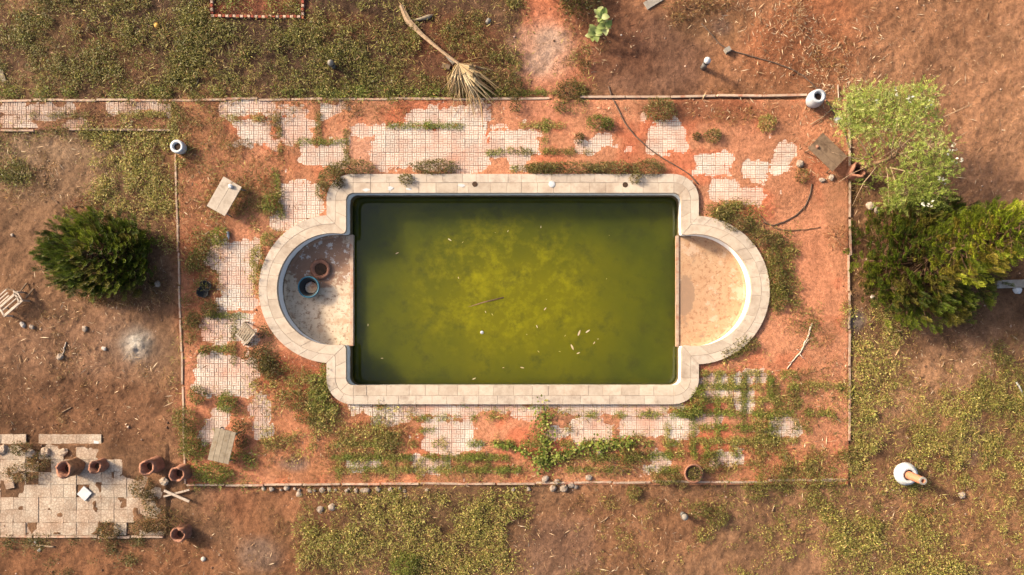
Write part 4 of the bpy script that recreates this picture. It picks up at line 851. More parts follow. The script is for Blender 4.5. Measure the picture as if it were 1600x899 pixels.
# ------------------------------------------------------------------ feathery light green tree growing out of a stump planter
def feather_tree():
    z0 = .5; bx, by = W(1347, 263, z0); root = thing('feathery_tree', 'feathery light green tree spreading right from a clay stump planter', 'tree', (bx, by, z0))
    q = lambda px_, py_, z: (W(px_, py_, z)[0] - bx, W(px_, py_, z)[1] - by, z - z0)
    tr = MB(); tr.tube([q(1347, 263, z0 - .12), q(1362, 258, .8), q(1385, 250, 1.05), q(1404, 241, 1.3)], [.075, .065, .055, .045], 8); put('trunk', tr.mesh('trunk', True), M['bark'], root)
    lb = MB()
    for pts, r in [([(1404, 241, 1.3), (1430, 236, 1.5), (1455, 234, 1.7)], .03), ([(1404, 241, 1.3), (1392, 232, 1.4), (1378, 218, 1.6), (1368, 205, 1.8)], .022),
                   ([(1385, 250, 1.05), (1430, 210, 1.5), (1470, 185, 1.9), (1520, 162, 2.3)], .03), ([(1400, 243, 1.3), (1412, 210, 1.7), (1418, 185, 1.9)], .02), ([(1392, 246, 1.2), (1400, 205, 1.7), (1402, 180, 1.9)], .018),
                   ([(1410, 240, 1.3), (1440, 260, 1.5), (1475, 272, 1.7)], .02), ([(1390, 262, 1.0), (1430, 272, 1.3), (1470, 290, 1.5)], .022), ([(1385, 262, 1.0), (1388, 290, 1.2), (1388, 320, 1.3)], .018), ([(1392, 262, 1.0), (1400, 290, 1.2), (1410, 320, 1.4)], .018),
                   ([(1372, 258, .9), (1350, 285, .9), (1332, 322, .9)], .02), ([(1360, 258, .8), (1330, 272, .9), (1310, 285, .9)], .014), ([(1362, 248, .9), (1340, 215, 1.1), (1318, 190, 1.2), (1308, 170, 1.2)], .022), ([(1366, 246, .9), (1352, 215, 1.2), (1345, 190, 1.3)], .015),
                   ([(1358, 252, .85), (1320, 244, 1.0), (1300, 238, 1.1)], .016), ([(1440, 238, 1.5), (1465, 225, 1.8), (1485, 215, 2.0)], .015)]:
        P = [q(*p) for p in pts]; Q = []
        for i in range(len(P) - 1):
            for s_ in (0, .5): Q.append(tuple(P[i][k] * (1 - s_) + P[i + 1][k] * s_ + rng.normal(0, .012) * (s_ > 0) for k in range(3)))
        Q.append(P[-1]); lb.tube(Q, list(np.linspace(r, .006, len(Q))), 6)
    put('limbs', lb.mesh('limbs', True), M['stick'], root)
    CLU = [(1332, 168, 28, 28, 1.3, 130), (1330, 195, 22, 26, 1.1, 60), (1368, 158, 38, 26, 1.5, 190), (1405, 168, 40, 28, 1.7, 190), (1440, 152, 22, 22, 2.0, 100), (1435, 185, 34, 24, 1.9, 130), (1385, 200, 44, 26, 1.5, 130), (1345, 195, 26, 24, 1.2, 60), (1455, 225, 34, 26, 1.9, 100), (1470, 262, 26, 26, 1.8, 110), (1440, 265, 34, 24, 1.6, 110), (1425, 298, 40, 22, 1.4, 150), (1460, 300, 26, 18, 1.5, 90), (1400, 320, 30, 10, 1.2, 50), (1350, 248, 20, 14, .9, 22), (1380, 275, 24, 16, 1.0, 26), (1450, 318, 26, 12, 1.3, 60), (1410, 225, 40, 30, 1.5, 50), (1352, 290, 14, 10, .8, 8)]
    parts = []; tw = MB()
    for cx, cy, rx, ry, z, n in CLU:
        n = int(n * 1.45)
        c = np.array(q(cx, cy, z)); v = unit(rng.normal(size=(n, 3))) * (rng.uniform(.15, 1, n) ** .5)[:, None] * np.array([rx / S, ry / S, .3]); P = c + v
        for i in range(0, n, 9): tw.tube([tuple(c - np.array([0, 0, .1])), tuple(P[i])], [.009, .004], 4)
        D = unit(v * .6 + rng.normal(0, .35, (n, 3)) + np.array([0, 0, .1])); L = rng.uniform(.2, .36, n); pal = [(196, 204, 104), (174, 188, 84), (212, 216, 130), (154, 172, 78)] if cy < 235 else [(160, 174, 74), (138, 156, 62), (182, 190, 98)]
        col = leafcols(n, pal, .15); sd = perp(D); side = unit(np.cross(D, sd))
        for k in range(7):
            for sg in (-1, 1):
                s_ = (k + .7) / 7.5; d = unit(side * sg + D * .5 + rng.normal(0, .15, (n, 3))); l = .047 * (1.15 - .6 * abs(s_ - .4)) * rng.uniform(.8, 1.2, n)
                parts.append((P + D * (L * s_)[:, None] + np.array([0, 0, -.05 * s_ * s_]), d, perp(d), l, l * .45, col * (1 + rng.normal(0, .08, (n, 1)))))
    P, D, Nn, L, Wd, C = [np.concatenate([p[i] for p in parts]) for i in range(6)]; V, Fq = kites(P, D, Nn, L, Wd)
    put('crown', mesh_np('crown', V, Fq, np.repeat(C, 4, 0)), M['leaf'], root); put('twigs', tw.mesh('twigs'), M['stick'], root, kind='stuff')
    fl = []
    for cx, cy, z, n in [(1398, 145, 1.9, 8), (1422, 155, 2.0, 10), (1450, 163, 2.0, 5), (1488, 232, 2.0, 12), (1496, 252, 2.0, 9), (1470, 283, 1.8, 10), (1445, 320, 1.6, 8), (1370, 160, 1.7, 5)]:
        c = np.array(q(cx, cy, z)); d = randdir(n, -.2, 1); fl.append((c + rng.normal(0, .07, (n, 3)), d, perp(d), np.full(n, .1), np.full(n, .06), np.tile(A(240, 236, 216), (n, 1))))
    P, D, Nn, L, Wd, C = [np.concatenate([p[i] for p in fl]) for i in range(6)]; V, Fq = kites(P, D, Nn, L, Wd); put('blossoms', mesh_np('blossoms', V, Fq, np.repeat(C, 4, 0)), M['leaf'], root)
feather_tree()

# ------------------------------------------------------------------ broad leaved plant, vine
def big_leaf(L, Wd, curl, name='leaf'):
    n = 7; V = []; Fq = []
    for i in range(n):
        t = i / (n - 1); w = Wd * (math.sin(math.pi * min(t * .93 + .07, 1)) ** .7) * .5 if 0 < i < n - 1 else .008
        z = curl * L * (t * .9 - t * t); V += [(L * t, -w, z + w * .35), (L * t, 0, z), (L * t, w, z + w * .35)]
    for i in range(n - 1):
        for j in (0, 1): Fq.append((i * 3 + j, i * 3 + j + 1, (i + 1) * 3 + j + 1, (i + 1) * 3 + j))
    return np.array(V), np.array(Fq)
x0, y0 = W(930, 45); bl = thing('broad_leaved_plant', 'pale green broad leaved plant beside the dark bush at top', 'plant', (x0, y0, hz(x0, y0) - .02))
stm = MB(); V, Fq = big_leaf(.27, .19, .5); lm = []
for k_, c in enumerate([(176, 190, 112), (150, 172, 90), (200, 206, 140)]):
    lm.append(mesh_np('leaf', V, Fq, np.tile(A(*c), (len(V), 1)), True)); lm[-1].materials.append(M['leaf'])
for hx_, hy_, z, n in ((940, 26, .75, 8), (946, 40, .6, 6), (930, 50, .5, 6), (926, 56, .4, 5), (935, 22, .62, 4)):
    x, y = W(hx_, hy_, z); stm.tube([(0, 0, 0), ((x - x0) * .6, (y - y0) * .6, z * .6), (x - x0, y - y0, z)], [.03, .022, .012], 6)
    for i in range(n):
        s_ = rng.uniform(.75, 1.15); o = put('leaf', lm[rng.integers(0, 3)], None, bl, (x - x0, y - y0, z - .04 * (i % 3)), (rng.uniform(-.3, .3), -rng.uniform(.1, .7), 2.4 * i + rng.uniform(-.3, .3))); o.scale = (s_, s_, s_)
put('stems', stm.mesh('stems'), M['bark'], bl)
x0, y0 = W(846, 728); vine = thing('creeping_vine', 'bright green creeping vine with three arms on the lower terrace', 'vine', (x0, y0, hz(x0, y0)))
vs_ = MB(); parts = []
for pts, n, wd in [([(846, 728), (850, 700), (851, 670), (848, 635)], 420, 11), ([(846, 724), (872, 712), (905, 700), (945, 694), (990, 690)], 520, 7), ([(842, 722), (822, 707), (800, 698), (775, 693)], 190, 4), ([(846, 728), (842, 715), (850, 705)], 60, 10)]:
    pl = resample(pts, 20); P3 = [(*W(*p), 0) for p in pl]; P3 = [(x - x0, y - y0, hz(x, y) - hz(x0, y0) + .03) for x, y, _ in P3]; vs_.tube(P3, .012, 5)
    t = rng.uniform(0, 20, n); i = np.clip(t.astype(int), 0, 19); f = (t - i)[:, None]; Pa = np.array(P3); P = Pa[i] * (1 - f) + Pa[i + 1] * f; P[:, :2] += rng.normal(0, wd * .55 / S, (n, 2)) * (.5 + 1.3 * vnoise(t * .7, np.full(n, wd), 3))[:, None]; P[:, 2] += rng.uniform(.03, .16, n)
    D = randdir(n, -.3, .35); L = rng.uniform(.06, .115, n); parts.append((P, D, perp(D), L, L * rng.uniform(.65, .9, n), leafcols(n, [(154, 164, 66), (132, 146, 54), (170, 176, 82), (110, 124, 48), (176, 164, 88)], .2)))
P, D, Nn, L, Wd, C = [np.concatenate([p[i] for p in parts]) for i in range(6)]; V, Fq = kites(P, D, Nn, L, Wd)
put('foliage', mesh_np('foliage', V, Fq, np.repeat(C, 4, 0)), M['leaf'], vine); put('stems', vs_.mesh('stems'), M['stick'], vine)

# ------------------------------------------------------------------ dry palm frond
def frond():
    x0, y0 = W(626, 8); root = thing('palm_frond', 'fallen dry fan palm frond with long pale stalk', 'palm frond', (x0, y0, hz(x0, y0)))
    q = lambda px_, py_, z: Vector((W(px_, py_, z)[0] - x0, W(px_, py_, z)[1] - y0, z))
    pts = [(626, 8, .06), (637, 32, .1), (660, 55, .16), (690, 80, .25), (716, 99, .32)]; wid = [.06, .1, .06, .045, .04]
    mb = MB(); C = [q(*p) for p in pts]; V = []
    for i, c in enumerate(C):
        d = (C[min(i + 1, 4)] - C[max(i - 1, 0)]).normalized(); s_ = d.cross(Vector((0, 0, 1))).normalized() * wid[i]
        V += [c - s_, c + Vector((0, 0, .03)), c + s_, c - Vector((0, 0, .04))]
    Fq = [(i * 4 + k, i * 4 + (k + 1) % 4, i * 4 + 4 + (k + 1) % 4, i * 4 + 4 + k) for i in range(4) for k in range(4)] + [(3, 2, 1, 0), (16, 17, 18, 19)]
    put('stalk', MB().add(V, Fq).mesh('stalk'), M['stick'], root)
    Vv = []; Ff = []; cc = []
    def blade(p0, p1, p2, w0, w1, col):
        P = [Vector(p0), Vector(p1), Vector(p2)]; o = len(Vv); d = (P[2] - P[0]).normalized(); s_ = d.cross(Vector((0, 0, 1))).normalized()
        for p, w in zip(P, (w0, w1, .004)):
            Vv.extend([p - s_ * w, p + Vector((0, 0, .012)), p + s_ * w]); cc.extend([col] * 3)
        for i in (0, 1):
            for j in (0, 1): Ff.append((o + i * 3 + j, o + i * 3 + j + 1, o + i * 3 + 4 + j, o + i * 3 + 3 + j))
    hub = q(716, 99, .32); r_ = random.Random(5)
    for i in range(70):
        a_ = math.radians(r_.uniform(-118, -8)); L = r_.uniform(.8, 1.35) * (1.2 if -75 < math.degrees(a_) < -25 else .75)
        d = Vector((math.cos(a_), math.sin(a_), 0)); a2 = a_ + r_.uniform(-.5, .3); d2 = Vector((math.cos(a2), math.sin(a2), 0))
        m_ = hub + d * L * .55 + Vector((0, 0, r_.uniform(.0, .12))); e = m_ + d2 * L * .55; e.z = r_.uniform(.04, .22)
        blade(hub, m_, e, .024, r_.uniform(.018, .032), A(*r_.choice([(208, 180, 136), (190, 160, 116), (222, 198, 156), (160, 130, 94)])))
    for i in range(13):   # pleated heart of the fan
        a_ = math.radians(-100 + 75 * i / 12); d = Vector((math.cos(a_), math.sin(a_), 0)); m_ = hub + d * .38 + Vector((0, 0, .05 + .02 * (i % 2))); e = hub + d * .8; e.z = .2
        blade(hub, m_, e, .03, .07, A(*r_.choice([(214, 184, 134), (204, 172, 122)])))
    for i in range(12):
        a_ = math.radians(r_.uniform(20, 60) - 180 * (i % 2)); p = hub + Vector((r_.uniform(-.25, .05), r_.uniform(-.5, .0), 0)); a3 = math.radians(r_.uniform(-160, -100)); d = Vector((math.cos(a3), math.sin(a3), 0))
        m_ = p + d * .2; e = m_ + Vector((r_.uniform(-.1, .1), -.35, 0)); e.z = .06; blade(p, m_, e, .012, .016, A(206, 172, 116))
    for k in range(9):
        ax = r_.uniform(708, 745); blade(q(ax, r_.uniform(118, 135), .28), q(ax + r_.uniform(-3, 6), r_.uniform(140, 152), .2), q(ax + r_.uniform(-8, 14), r_.uniform(158, 182), .07), .014, .014, A(204, 172, 126))
    for p in ([(741, 135, .3), (752, 165, .2), (755, 204, .06)],):
        blade(q(*p[0]), q(*p[1]), q(*p[2]), .03, .028, A(196, 158, 110))
    for p in ([(728, 95, .3), (745, 90, .2), (765, 88, .08)], [(730, 100, .3), (745, 98, .2), (758, 98, .1)], [(760, 128, .1), (775, 120, .06), (790, 123, .05)]):
        blade(q(*p[0]), q(*p[1]), q(*p[2]), .014, .012, A(206, 170, 112))
    me = bpy.data.meshes.new('fan_blades'); me.from_pydata([tuple(v) for v in Vv], [], Ff); at = me.attributes.new('col', 'FLOAT_COLOR', 'POINT'); at.data.foreach_set('color', np.concatenate([np.array(cc), np.ones((len(cc), 1))], 1).astype(np.float32).ravel())
    put('fan_blades', me, M['frond'], root)
frond()

# ------------------------------------------------------------------ furniture
def table(label, corners, h, mtop, planks, mleg):
    P = [Vector((*W(*c, h), 0)) for c in corners]; c = sum(P, Vector()) / 4; u = ((P[1] - P[0]) + (P[2] - P[3])) / 2; v = ((P[3] - P[0]) + (P[2] - P[1])) / 2
    wx, wy = u.length, v.length; gz_ = hz(c.x, c.y); root = thing('low_table', label, 'table', (c.x, c.y, gz_), math.atan2(u.y, u.x))
    pw = wx / planks
    for i in range(planks):
        put('plank', MB().box((0, 0, 0), (pw - .008, wy * (1 - .01 * (i % 2)), .03)).mesh('plank'), mtop, root, (-wx / 2 + pw * (i + .5), 0, h - gz_ - .015), (0, 0, rng.normal(0, .003)))
    sgn = -1 if (u.x * v.y - u.y * v.x) < 0 else 1
    for sx in (-1, 1):
        for sy in (-1, 1):
            a_ = (sx * (wx / 2 - .06), sy * (wy / 2 - .1), h - gz_ - .03); b_ = (sx * (wx / 2 - .02), sy * (wy / 2 - .05), -.02)
            put('leg', MB().tube([a_, b_], .02, 8).mesh('leg', True), mleg, root)
    put('rail', MB().box((0, wy / 2 - .1, h - gz_ - .055), (wx - .1, .04, .05)).box((0, -wy / 2 + .1, h - gz_ - .055), (wx - .1, .04, .05)).mesh('rail'), mleg, root)
    return root
table('pale two-plank low table with a white stone on it, upper left terrace', [(348.5, 275.5), (377.5, 292), (351.5, 338.5), (323.5, 322)], .42, M['wood_pale'], 2, M['metal'])
table('grey weathered low table on the lower left terrace', [(336, 668.5), (369, 675.5), (356.5, 726.5), (324.5, 718)], .42, M['wood_grey'], 4, M['metal'])
table('brown low table tilted beside the feathery tree', [(1287, 205.5), (1263.5, 231.5), (1300, 268.5), (1323, 246)], .42, M['wood_brown'], 3, M['wood_brown'])
def stone(name, label, px_, py_, r, mat, z=None, group=None, cat='stone', flat=.6, seed=0):
    r_ = random.Random(seed + int(px_ * 7 + py_)); V = []; Fq = []; n, m_ = 9, 5; x, y = W(px_, py_, (z or 0))
    sx, sy = r_.uniform(.8, 1.2), r_.uniform(.75, 1.1)
    for i in range(m_ + 1):
        th = math.pi * i / m_
        for k in range(n):
            a_ = 2 * math.pi * k / n; q = r * r_.uniform(.8, 1.15) if 0 < i < m_ else r * .9
            V.append((q * math.sin(th) * math.cos(a_) * sx, q * math.sin(th) * math.sin(a_) * sy, q * math.cos(th) * flat))
    Fq = [(i * n + k, (i + 1) * n + k, (i + 1) * n + (k + 1) % n, i * n + (k + 1) % n) for i in range(m_) for k in range(n)]
    return put(name, MB().add(V, Fq).mesh(name), mat, None, (x, y, (hz(x, y) if z is None else z) + r * flat * (.55 if z is None else .8)), (0, 0, r_.uniform(0, 6)), label, cat, group)
stone('white_stone', 'white stone lying on the pale two-plank table', 361, 292, .085, M['white'], .42)
stone('small_pot_shard', 'reddish lump lying on the brown low table', 1276.5, 230, .06, M['terracotta'], .42, cat='shard')

def chair(name, label, o_px, u_px, v_px, mat, slats, tilt, seatw=.5, with_back=True):
    """wooden chair tipped over: o = corner, u/v = pixels of the two edges"""
    c = ((o_px[0] + u_px[0] + v_px[0] - o_px[0] * 0) / 1, 0)
    ox, oy = W(*o_px, .1); ux, uy = W(*u_px, .1); vx, vy = W(*v_px, .1); u = Vector((ux - ox, uy - oy, 0)); v = Vector((vx - ox, vy - oy, 0))
    root = thing(name, label, 'chair', (ox, oy, hz(ox, oy)))
    return root, u, v
# slatted chair by the pool (seat of narrow slats between two rails)
root, u, v = chair('slatted_chair', 'grey slatted chair lying tipped over beside the pool', (386, 504), (403, 521), (368, 522), M['wood_grey'], 7, 0)
up = Vector((0, 0, 1))
put('rail', MB().bar((0, 0, .32), u + up * .32, .05, .06).mesh('rail'), M['wood_grey'], root); put('rail', MB().bar(v + up * .08, u + v + up * .08, .055, .07).mesh('rail'), M['wood_pale'], root)
for i in range(7):
    t = .06 + .88 * i / 6; a_ = u * t + up * .33; b_ = u * t + v * .94 + up * .11; put('slat', MB().bar(a_, b_, .042, .018).mesh('slat'), M['wood_grey'], root)
for a_, b_ in ((u * 1.0 + up * .32, u * 1.0 + up * -.02), (up * .32, up * -.02), (u * .98 + v * .3 + up * .25, u * .98 + v + up * .1)):
    put('leg', MB().bar(a_, b_, .04, .04).mesh('leg'), M['wood_grey'], root)
put('armrest', MB().bar(u * 1.02 + up * .36, u * 1.0 + v * .95 + up * .3, .035, .03).mesh('armrest'), M['wood_pale'], root)
put('leg', MB().bar(u * 1.0 + v * .95 + up * .3, u * 1.0 + v * .97 + up * -.02, .035, .035).mesh('leg'), M['wood_grey'], root)
# white chair frame at the left edge
root, u, v = chair('wooden_chair', 'flaking white wooden chair frame overturned at the left edge', (5.5, 481), (33, 457), (13, 494), M['wood_white'], 3, 0)
Z = .3
for a_, b_, w_ in ((Vector(), u, .07), (v, u + v * 1.0 + u * .02, .07), (Vector(), v, .05), (u * .9 - v * .35, u * .86 + v * 1.05, .045), (u * 1.0, u + v, .04), (v * .45 + u * .06, v * .45 + u * 1.0, .03)):
    put('rail', MB().bar(a_ + up * Z, b_ + up * Z, w_, .04).mesh('rail'), M['wood_white'], root)
for k in range(3):
    a_ = u * (.5 - .02 * k) - v * (1.0 - .33 * k); put('slat', MB().bar(a_ + up * .28 - u * .72 + v * 0, a_ + up * .28 + u * .14, .035, .025).mesh('slat'), M['wood_white'], root)
for a_ in (Vector(), u, v, u + v): put('leg', MB().bar(a_ + up * Z, a_ + up * -.02, .05, .05).mesh('leg'), M['wood_white'], root)
put('leg', MB().bar(u * 1.0 + up * .2, u * 1.32 - v * .55 + up * .04, .035, .035).mesh('leg'), M['wood_brown'], root); put('leg', MB().bar(u * 1.05 + v * .8 + up * .15, u * 1.45 + v * .35 + up * .03, .035, .035).mesh('leg'), M['wood_brown'], root)
put('back_rail', MB().bar(-v * 1.1 + u * .62 + up * .24, u * .9 - v * .4 + up * .26, .035, .04).mesh('back_rail'), M['wood_brown'], root)

# ------------------------------------------------------------------ pots, planters, stubs
def pot(name, label, px_, py_, prof, mat, fill=None, fillz=None, fillr=None, z=None, n=24, wob=0, cat='pot', group=None, seed=0):
    x, y = W(px_, py_); root = thing(name, label, cat, (x, y, (hz(x, y) - .01) if z is None else z), group=group)
    put('body', MB().lathe(prof, n, wob=wob, seed=seed).mesh('body', True), mat, root)
    if fill is not None: put('soil_fill', MB().lathe([(fillr, fillz - .04), (fillr, fillz), (.01, fillz + .015)], 14, wob=.05).mesh('soil_fill'), fill, root)
    return root
def shell(r0, r1, h, t, bulge=0): # outside up, over the rim, inside down
    return [(r0, 0)] + [(r0 + (r1 - r0) * s_ + bulge * math.sin(math.pi * s_), h * s_) for s_ in (.25, .5, .75, .95)] + [(r1 + .008, h), (r1 - t, h + .005), (r1 - t * 1.1, h * .9), (max(r0, r1 * .6) - t, h * .55), (.01, h * .5)]
x, y = W(283, 232)
pot('white_planter', 'white round planter at the upper left terrace corner', 284.5, 233, shell(.17, .2, .3, .075, .02), M['white'], M['dark_soil'], .24, .13)
pot('grey_urn', 'blue grey urn at the right end of the upper kerb', 1267, 160.5, shell(.17, .2, .62, .07, .07), M['blue_white'], M['dark_soil'], .5, .13)
pot('white_urn', 'white bulbous urn holding a clay pipe, lower right', 1411, 739, shell(.22, .24, .46, .07, .13), M['white'], M['dark_soil'], .36, .18)
xb, yb = W(1411, 739); zb = hz(xb, yb)
rt = thing('clay_pipe', 'salmon clay pipe standing upright inside the white urn', 'pipe', (xb, yb, zb + .3)); put('tube', MB().lathe([(.135, 0), (.125, .3), (.115, .72), (.112, .9), (.06, .905), (.05, .7), (.01, .69)], 20).mesh('tube', True), M['clay_pipe'], rt)
put('mortar_cap', MB().lathe([(.116, .86), (.117, .9), (.108, .912), (.062, .912), (.058, .86)], 20, wob=.03, cap=False).mesh('mortar_cap'), M['concrete'], rt)
def stump(label, tx, ty, h, r, seed, mat='bark_clay'):
    bx, by = W(tx, ty, h); r_ = random.Random(seed); n = 28; ws = [1 + .07 * math.sin(2 * math.pi * 4 * k / n + seed) + r_.uniform(-.04, .04) for k in range(n)]; top = [.05 * math.sin(2 * math.pi * 3 * k / n + seed) + r_.uniform(-.03, .02) for k in range(n)]
    z = hz(bx, by) - .02; root = thing('stump_planter', label, 'planter', (bx, by, z), group='clay stump planters'); prof = [(1.12, 0), (1.0, .25), (.94, .6), (1.0, 1.0), (.74, 1.0), (.7, .6), (.02, .55)]
    V = []; Fq = []
    for r0, f in prof:
        for k in range(n):
            a_ = 2 * math.pi * k / n; w = 1 + (ws[k] - 1) * (1 if r0 > .1 else 0); V.append((r * r0 * w * math.cos(a_), r * r0 * w * math.sin(a_), h * f + (top[k] if f > .9 else 0)))
    Fq = [(i * n + k, i * n + (k + 1) % n, (i + 1) * n + (k + 1) % n, (i + 1) * n + k) for i in range(len(prof) - 1) for k in range(n)] + [tuple(range((len(prof) - 1) * n, len(prof) * n))]
    me = MB().add(V, Fq).mesh('body'); me.materials.append(M[mat]); me.materials.append(M['terracotta']); me.polygons.foreach_set('material_index', np.array([1 if 3 * n <= i < 6 * n else 0 for i in range(len(me.polygons))], np.int32))
    me.polygons.foreach_set('use_smooth', np.ones(len(me.polygons), bool)); put('body', me, None, root); put('soil_fill', MB().lathe([(r * .7, h * .5), (r * .68, h * .58), (.01, h * .6)], 12, wob=.06).mesh('soil_fill'), M['dark_soil'], root); return root
stump('bark textured clay stump planter, leftmost of the patio row', 97, 735, .62, .25, 1); stump('short clay stump planter, second from left in the patio row', 146, 731, .42, .2, 2, 'terracotta')
stump('clay stump planter at the right edge of the patio row', 229, 731, .55, .24, 3, 'terracotta'); stump('clay stump planter against the lower left terrace corner', 275, 742, .5, .24, 4, 'terracotta')
stump('lone clay stump planter below the patio in dry scrub', 275, 838, .45, .23, 5, 'terracotta'); stump('clay stump planter with the feathery tree growing in it', 1346, 264, .52, .24, 6, 'terracotta')
pot('terracotta_dish', 'wide terracotta dish planted with a bush by the bottom kerb', 1082, 738, shell(.24, .3, .2, .05), M['terracotta'], M['dark_soil'], .14, .24)
shrub('potted_bush', 'small bush growing inside the terracotta dish', [(1084, 738, 11, 11)], .3, DARK + OLIVE, cat='bush', z0=hz(*W(1084, 738)) + .13)
# two pots on the left pool shelf
x, y = W(487, 449.5, SHELFZ); root = thing('black_tub', 'black tub with teal rim on the left pool shelf', 'tub', (x, y, SHELFZ)); put('body', MB().lathe([(.25, 0), (.31, .26), (.32, .28), (.27, .285), (.19, .03), (.01, .025)], 26).mesh('body', True), M['black'], root)
put('rim', MB().lathe([(.315, .255), (.345, .262), (.35, .285), (.335, .298), (.3, .296), (.3, .285)], 26, cap=False).mesh('rim', True), M['teal'], root); put('soil_fill', MB().lathe([(.19, .02), (.185, .06), (.01, .075)], 16, wob=.05).mesh('soil_fill'), M['shelf_left'], root)
x, y = W(501.5, 421, SHELFZ); root = thing('terracotta_saucer', 'flat terracotta saucer behind the black tub', 'saucer', (x, y, SHELFZ)); put('body', MB().lathe([(.27, 0), (.32, .07), (.325, .09), (.24, .095), (.2, .035), (.01, .03)], 26).mesh('body', True), M['terracotta'], root)
put('soil_fill', MB().lathe([(.2, .03), (.19, .045), (.01, .06)], 14, wob=.08).mesh('soil_fill'), M['dark_soil'], root)
def lampstub(label, px_, py_, h, r, mg='white'):
    x, y = W(px_, py_); root = thing('garden_light', label, 'garden light', (x, y, hz(x, y) - .02)); put('post', MB().lathe([(r * .8, 0), (r * .8, h), (r * .3, h)], 14).mesh('post', True), M['metal'], root)
    put('collar', MB().lathe([(r * .9, h * .9), (r * 1.05, h * .95), (r * 1.05, h), (r * .6, h * 1.02)], 14).mesh('collar', True), M['black'], root)
    put('globe', MB().lathe([(r * .6, h), (r * .98, h + r * .4), (r * 1.05, h + r * .9), (r * .8, h + r * 1.5), (r * .3, h + r * 1.8), (.005, h + r * 1.85)], 16).mesh('globe', True), M[mg], root)
lampstub('white globed garden light stub on bare soil, upper right', 1098.5, 106, .55, .1); lampstub('small grey domed garden light among the upper weeds', 522, 105, .3, .09, 'concrete'); lampstub('grey capped garden light stub below the terrace', 1067, 804, .3, .1, 'concrete')
def block(name, label, px_, py_, d, mat, rz, cat, z=None, tilt=0, group=None, bev=.96):
    x, y = W(px_, py_); return put(name, MB().box((0, 0, d[2] / 2), d, None, bev).mesh(name), mat, None, (x, y, (hz(x, y) - .015) if z is None else z), (tilt, 0, rz), label, cat, group)
block('concrete_block', 'small concrete block beside the upper hose', 1136, 79.5, (.17, .15, .18), M['concrete'], .5, 'block')
block('concrete_block', 'small white block on the kerb line under the feathery tree', 1307, 188, (.16, .15, .2), M['white'], .4, 'block')
block('grey_board', 'grey board cut by the top edge', 1022, 1, (.62, .26, .05), M['concrete'], .55, 'board')
block('concrete_beam', 'grey concrete beam reaching in from the right edge', 1592, 443.5, (1.5, .26, .14), M['concrete'], .03, 'beam'); stone('white_stone', 'white stone beside the concrete beam at the right edge', 1590, 453, .13, M['white'])
stone('white_stone', 'white lump at the lower left foot of the big conifer', 1364, 464, .07, M['chalk'])
block('driftwood', 'grey piece of wood cut by the left edge', 2, 117, (.14, .5, .06), M['wood_grey'], .35, 'wood')
block('loose_tile', 'white square tile lying loose on the patio', 133, 771, (.34, .34, .03), M['white'], .85, 'tile', .012); block('loose_tile', 'broken pale tile standing off the top edge of the patio', 150.5, 693, (.16, .3, .05), M['white'], .05, 'tile')
block('loose_tile', 'cracked tile tilted over a hole at the left of the patio', 17, 758, (.28, .2, .04), M['patio_tile'], .2, 'tile', .02, .1)
x, y = W(247, 41.5); put('yellow_disc', MB().lathe([(.075, 0), (.085, .05), (.07, .09), (.01, .1)], 16).mesh('yellow_disc', True), M['yellow'], None, (x, y, hz(x, y) + .05), (0, 0, 0), 'small yellow disc in the upper left weeds', 'disc')
for a_, b_, l_ in (((259, 765.5), (298, 782.5), 'upper pale stick of the crossed pair below the terrace corner'), ((257, 775.5), (297, 765), 'lower pale stick of the crossed pair below the terrace corner')):
    (x1, y1), (x2, y2) = W(*a_), W(*b_); up_ = 'upper' in l_; z = max(hz(x1, y1), hz(x2, y2), hz((x1 + x2) / 2, (y1 + y2) / 2)) + (.065 if up_ else .015)
    put('pale_stick', MB().bar((-(x2 - x1) / 2, -(y2 - y1) / 2, 0), ((x2 - x1) / 2, (y2 - y1) / 2, 0), .075 if up_ else .055, .045).mesh('pale_stick'), M['wood_white'], None, ((x1 + x2) / 2, (y1 + y2) / 2, z), (0, 0, 0), l_, 'stick')
# broken dark bowls
for i, (bx_, by_) in enumerate(((324, 446), (318, 457))):
    x, y = W(bx_, by_); rt = put('broken_bowl', MB().lathe([(.06, 0), (.15, .06), (.18, .12), (.165, .12), (.12, .06), (.01, .03)], 16, wob=.1, seed=i).mesh('broken_bowl', True), M['black'], None, (x, y, hz(x, y)), (.25, .15 * i, i), ['upper', 'lower'][i] + ' of two dark broken bowls left of the pool', 'bowl')
# debris near the frond
block('dark_slab', 'dark slab half under the palm frond', 697, 104, (.26, .16, .08), M['wood_brown'], -.3, 'slab'); block('grey_slab', 'pale grey slab beside the palm frond stalk', 704, 93, (.12, .34, .05), M['concrete'], .75, 'slab')
x1, y1 = W(662, 31); put('dry_spathe', MB().tube([(-.45, -.02, .03), (-.15, .0, .06), (.15, .06, .08), (.32, .16, .05)], [.012, .04, .075, .012], 8).mesh('dry_spathe', True), M['wood_grey'], None, (x1, y1, hz(x1, y1)), (0, 0, 0), 'dry grey palm sheath right of the frond stalk', 'palm sheath')
stone('grey_stone', 'grey stone among weeds left of the concrete patch', 763, 33, .11, M['concrete']); stone('grey_stone', 'pale stone left of the two in the lower weed bed', 500, 797, .11, M['stone']); stone('grey_stone', 'pale stone right of the two in the lower weed bed', 518, 793, .12, M['stone'])
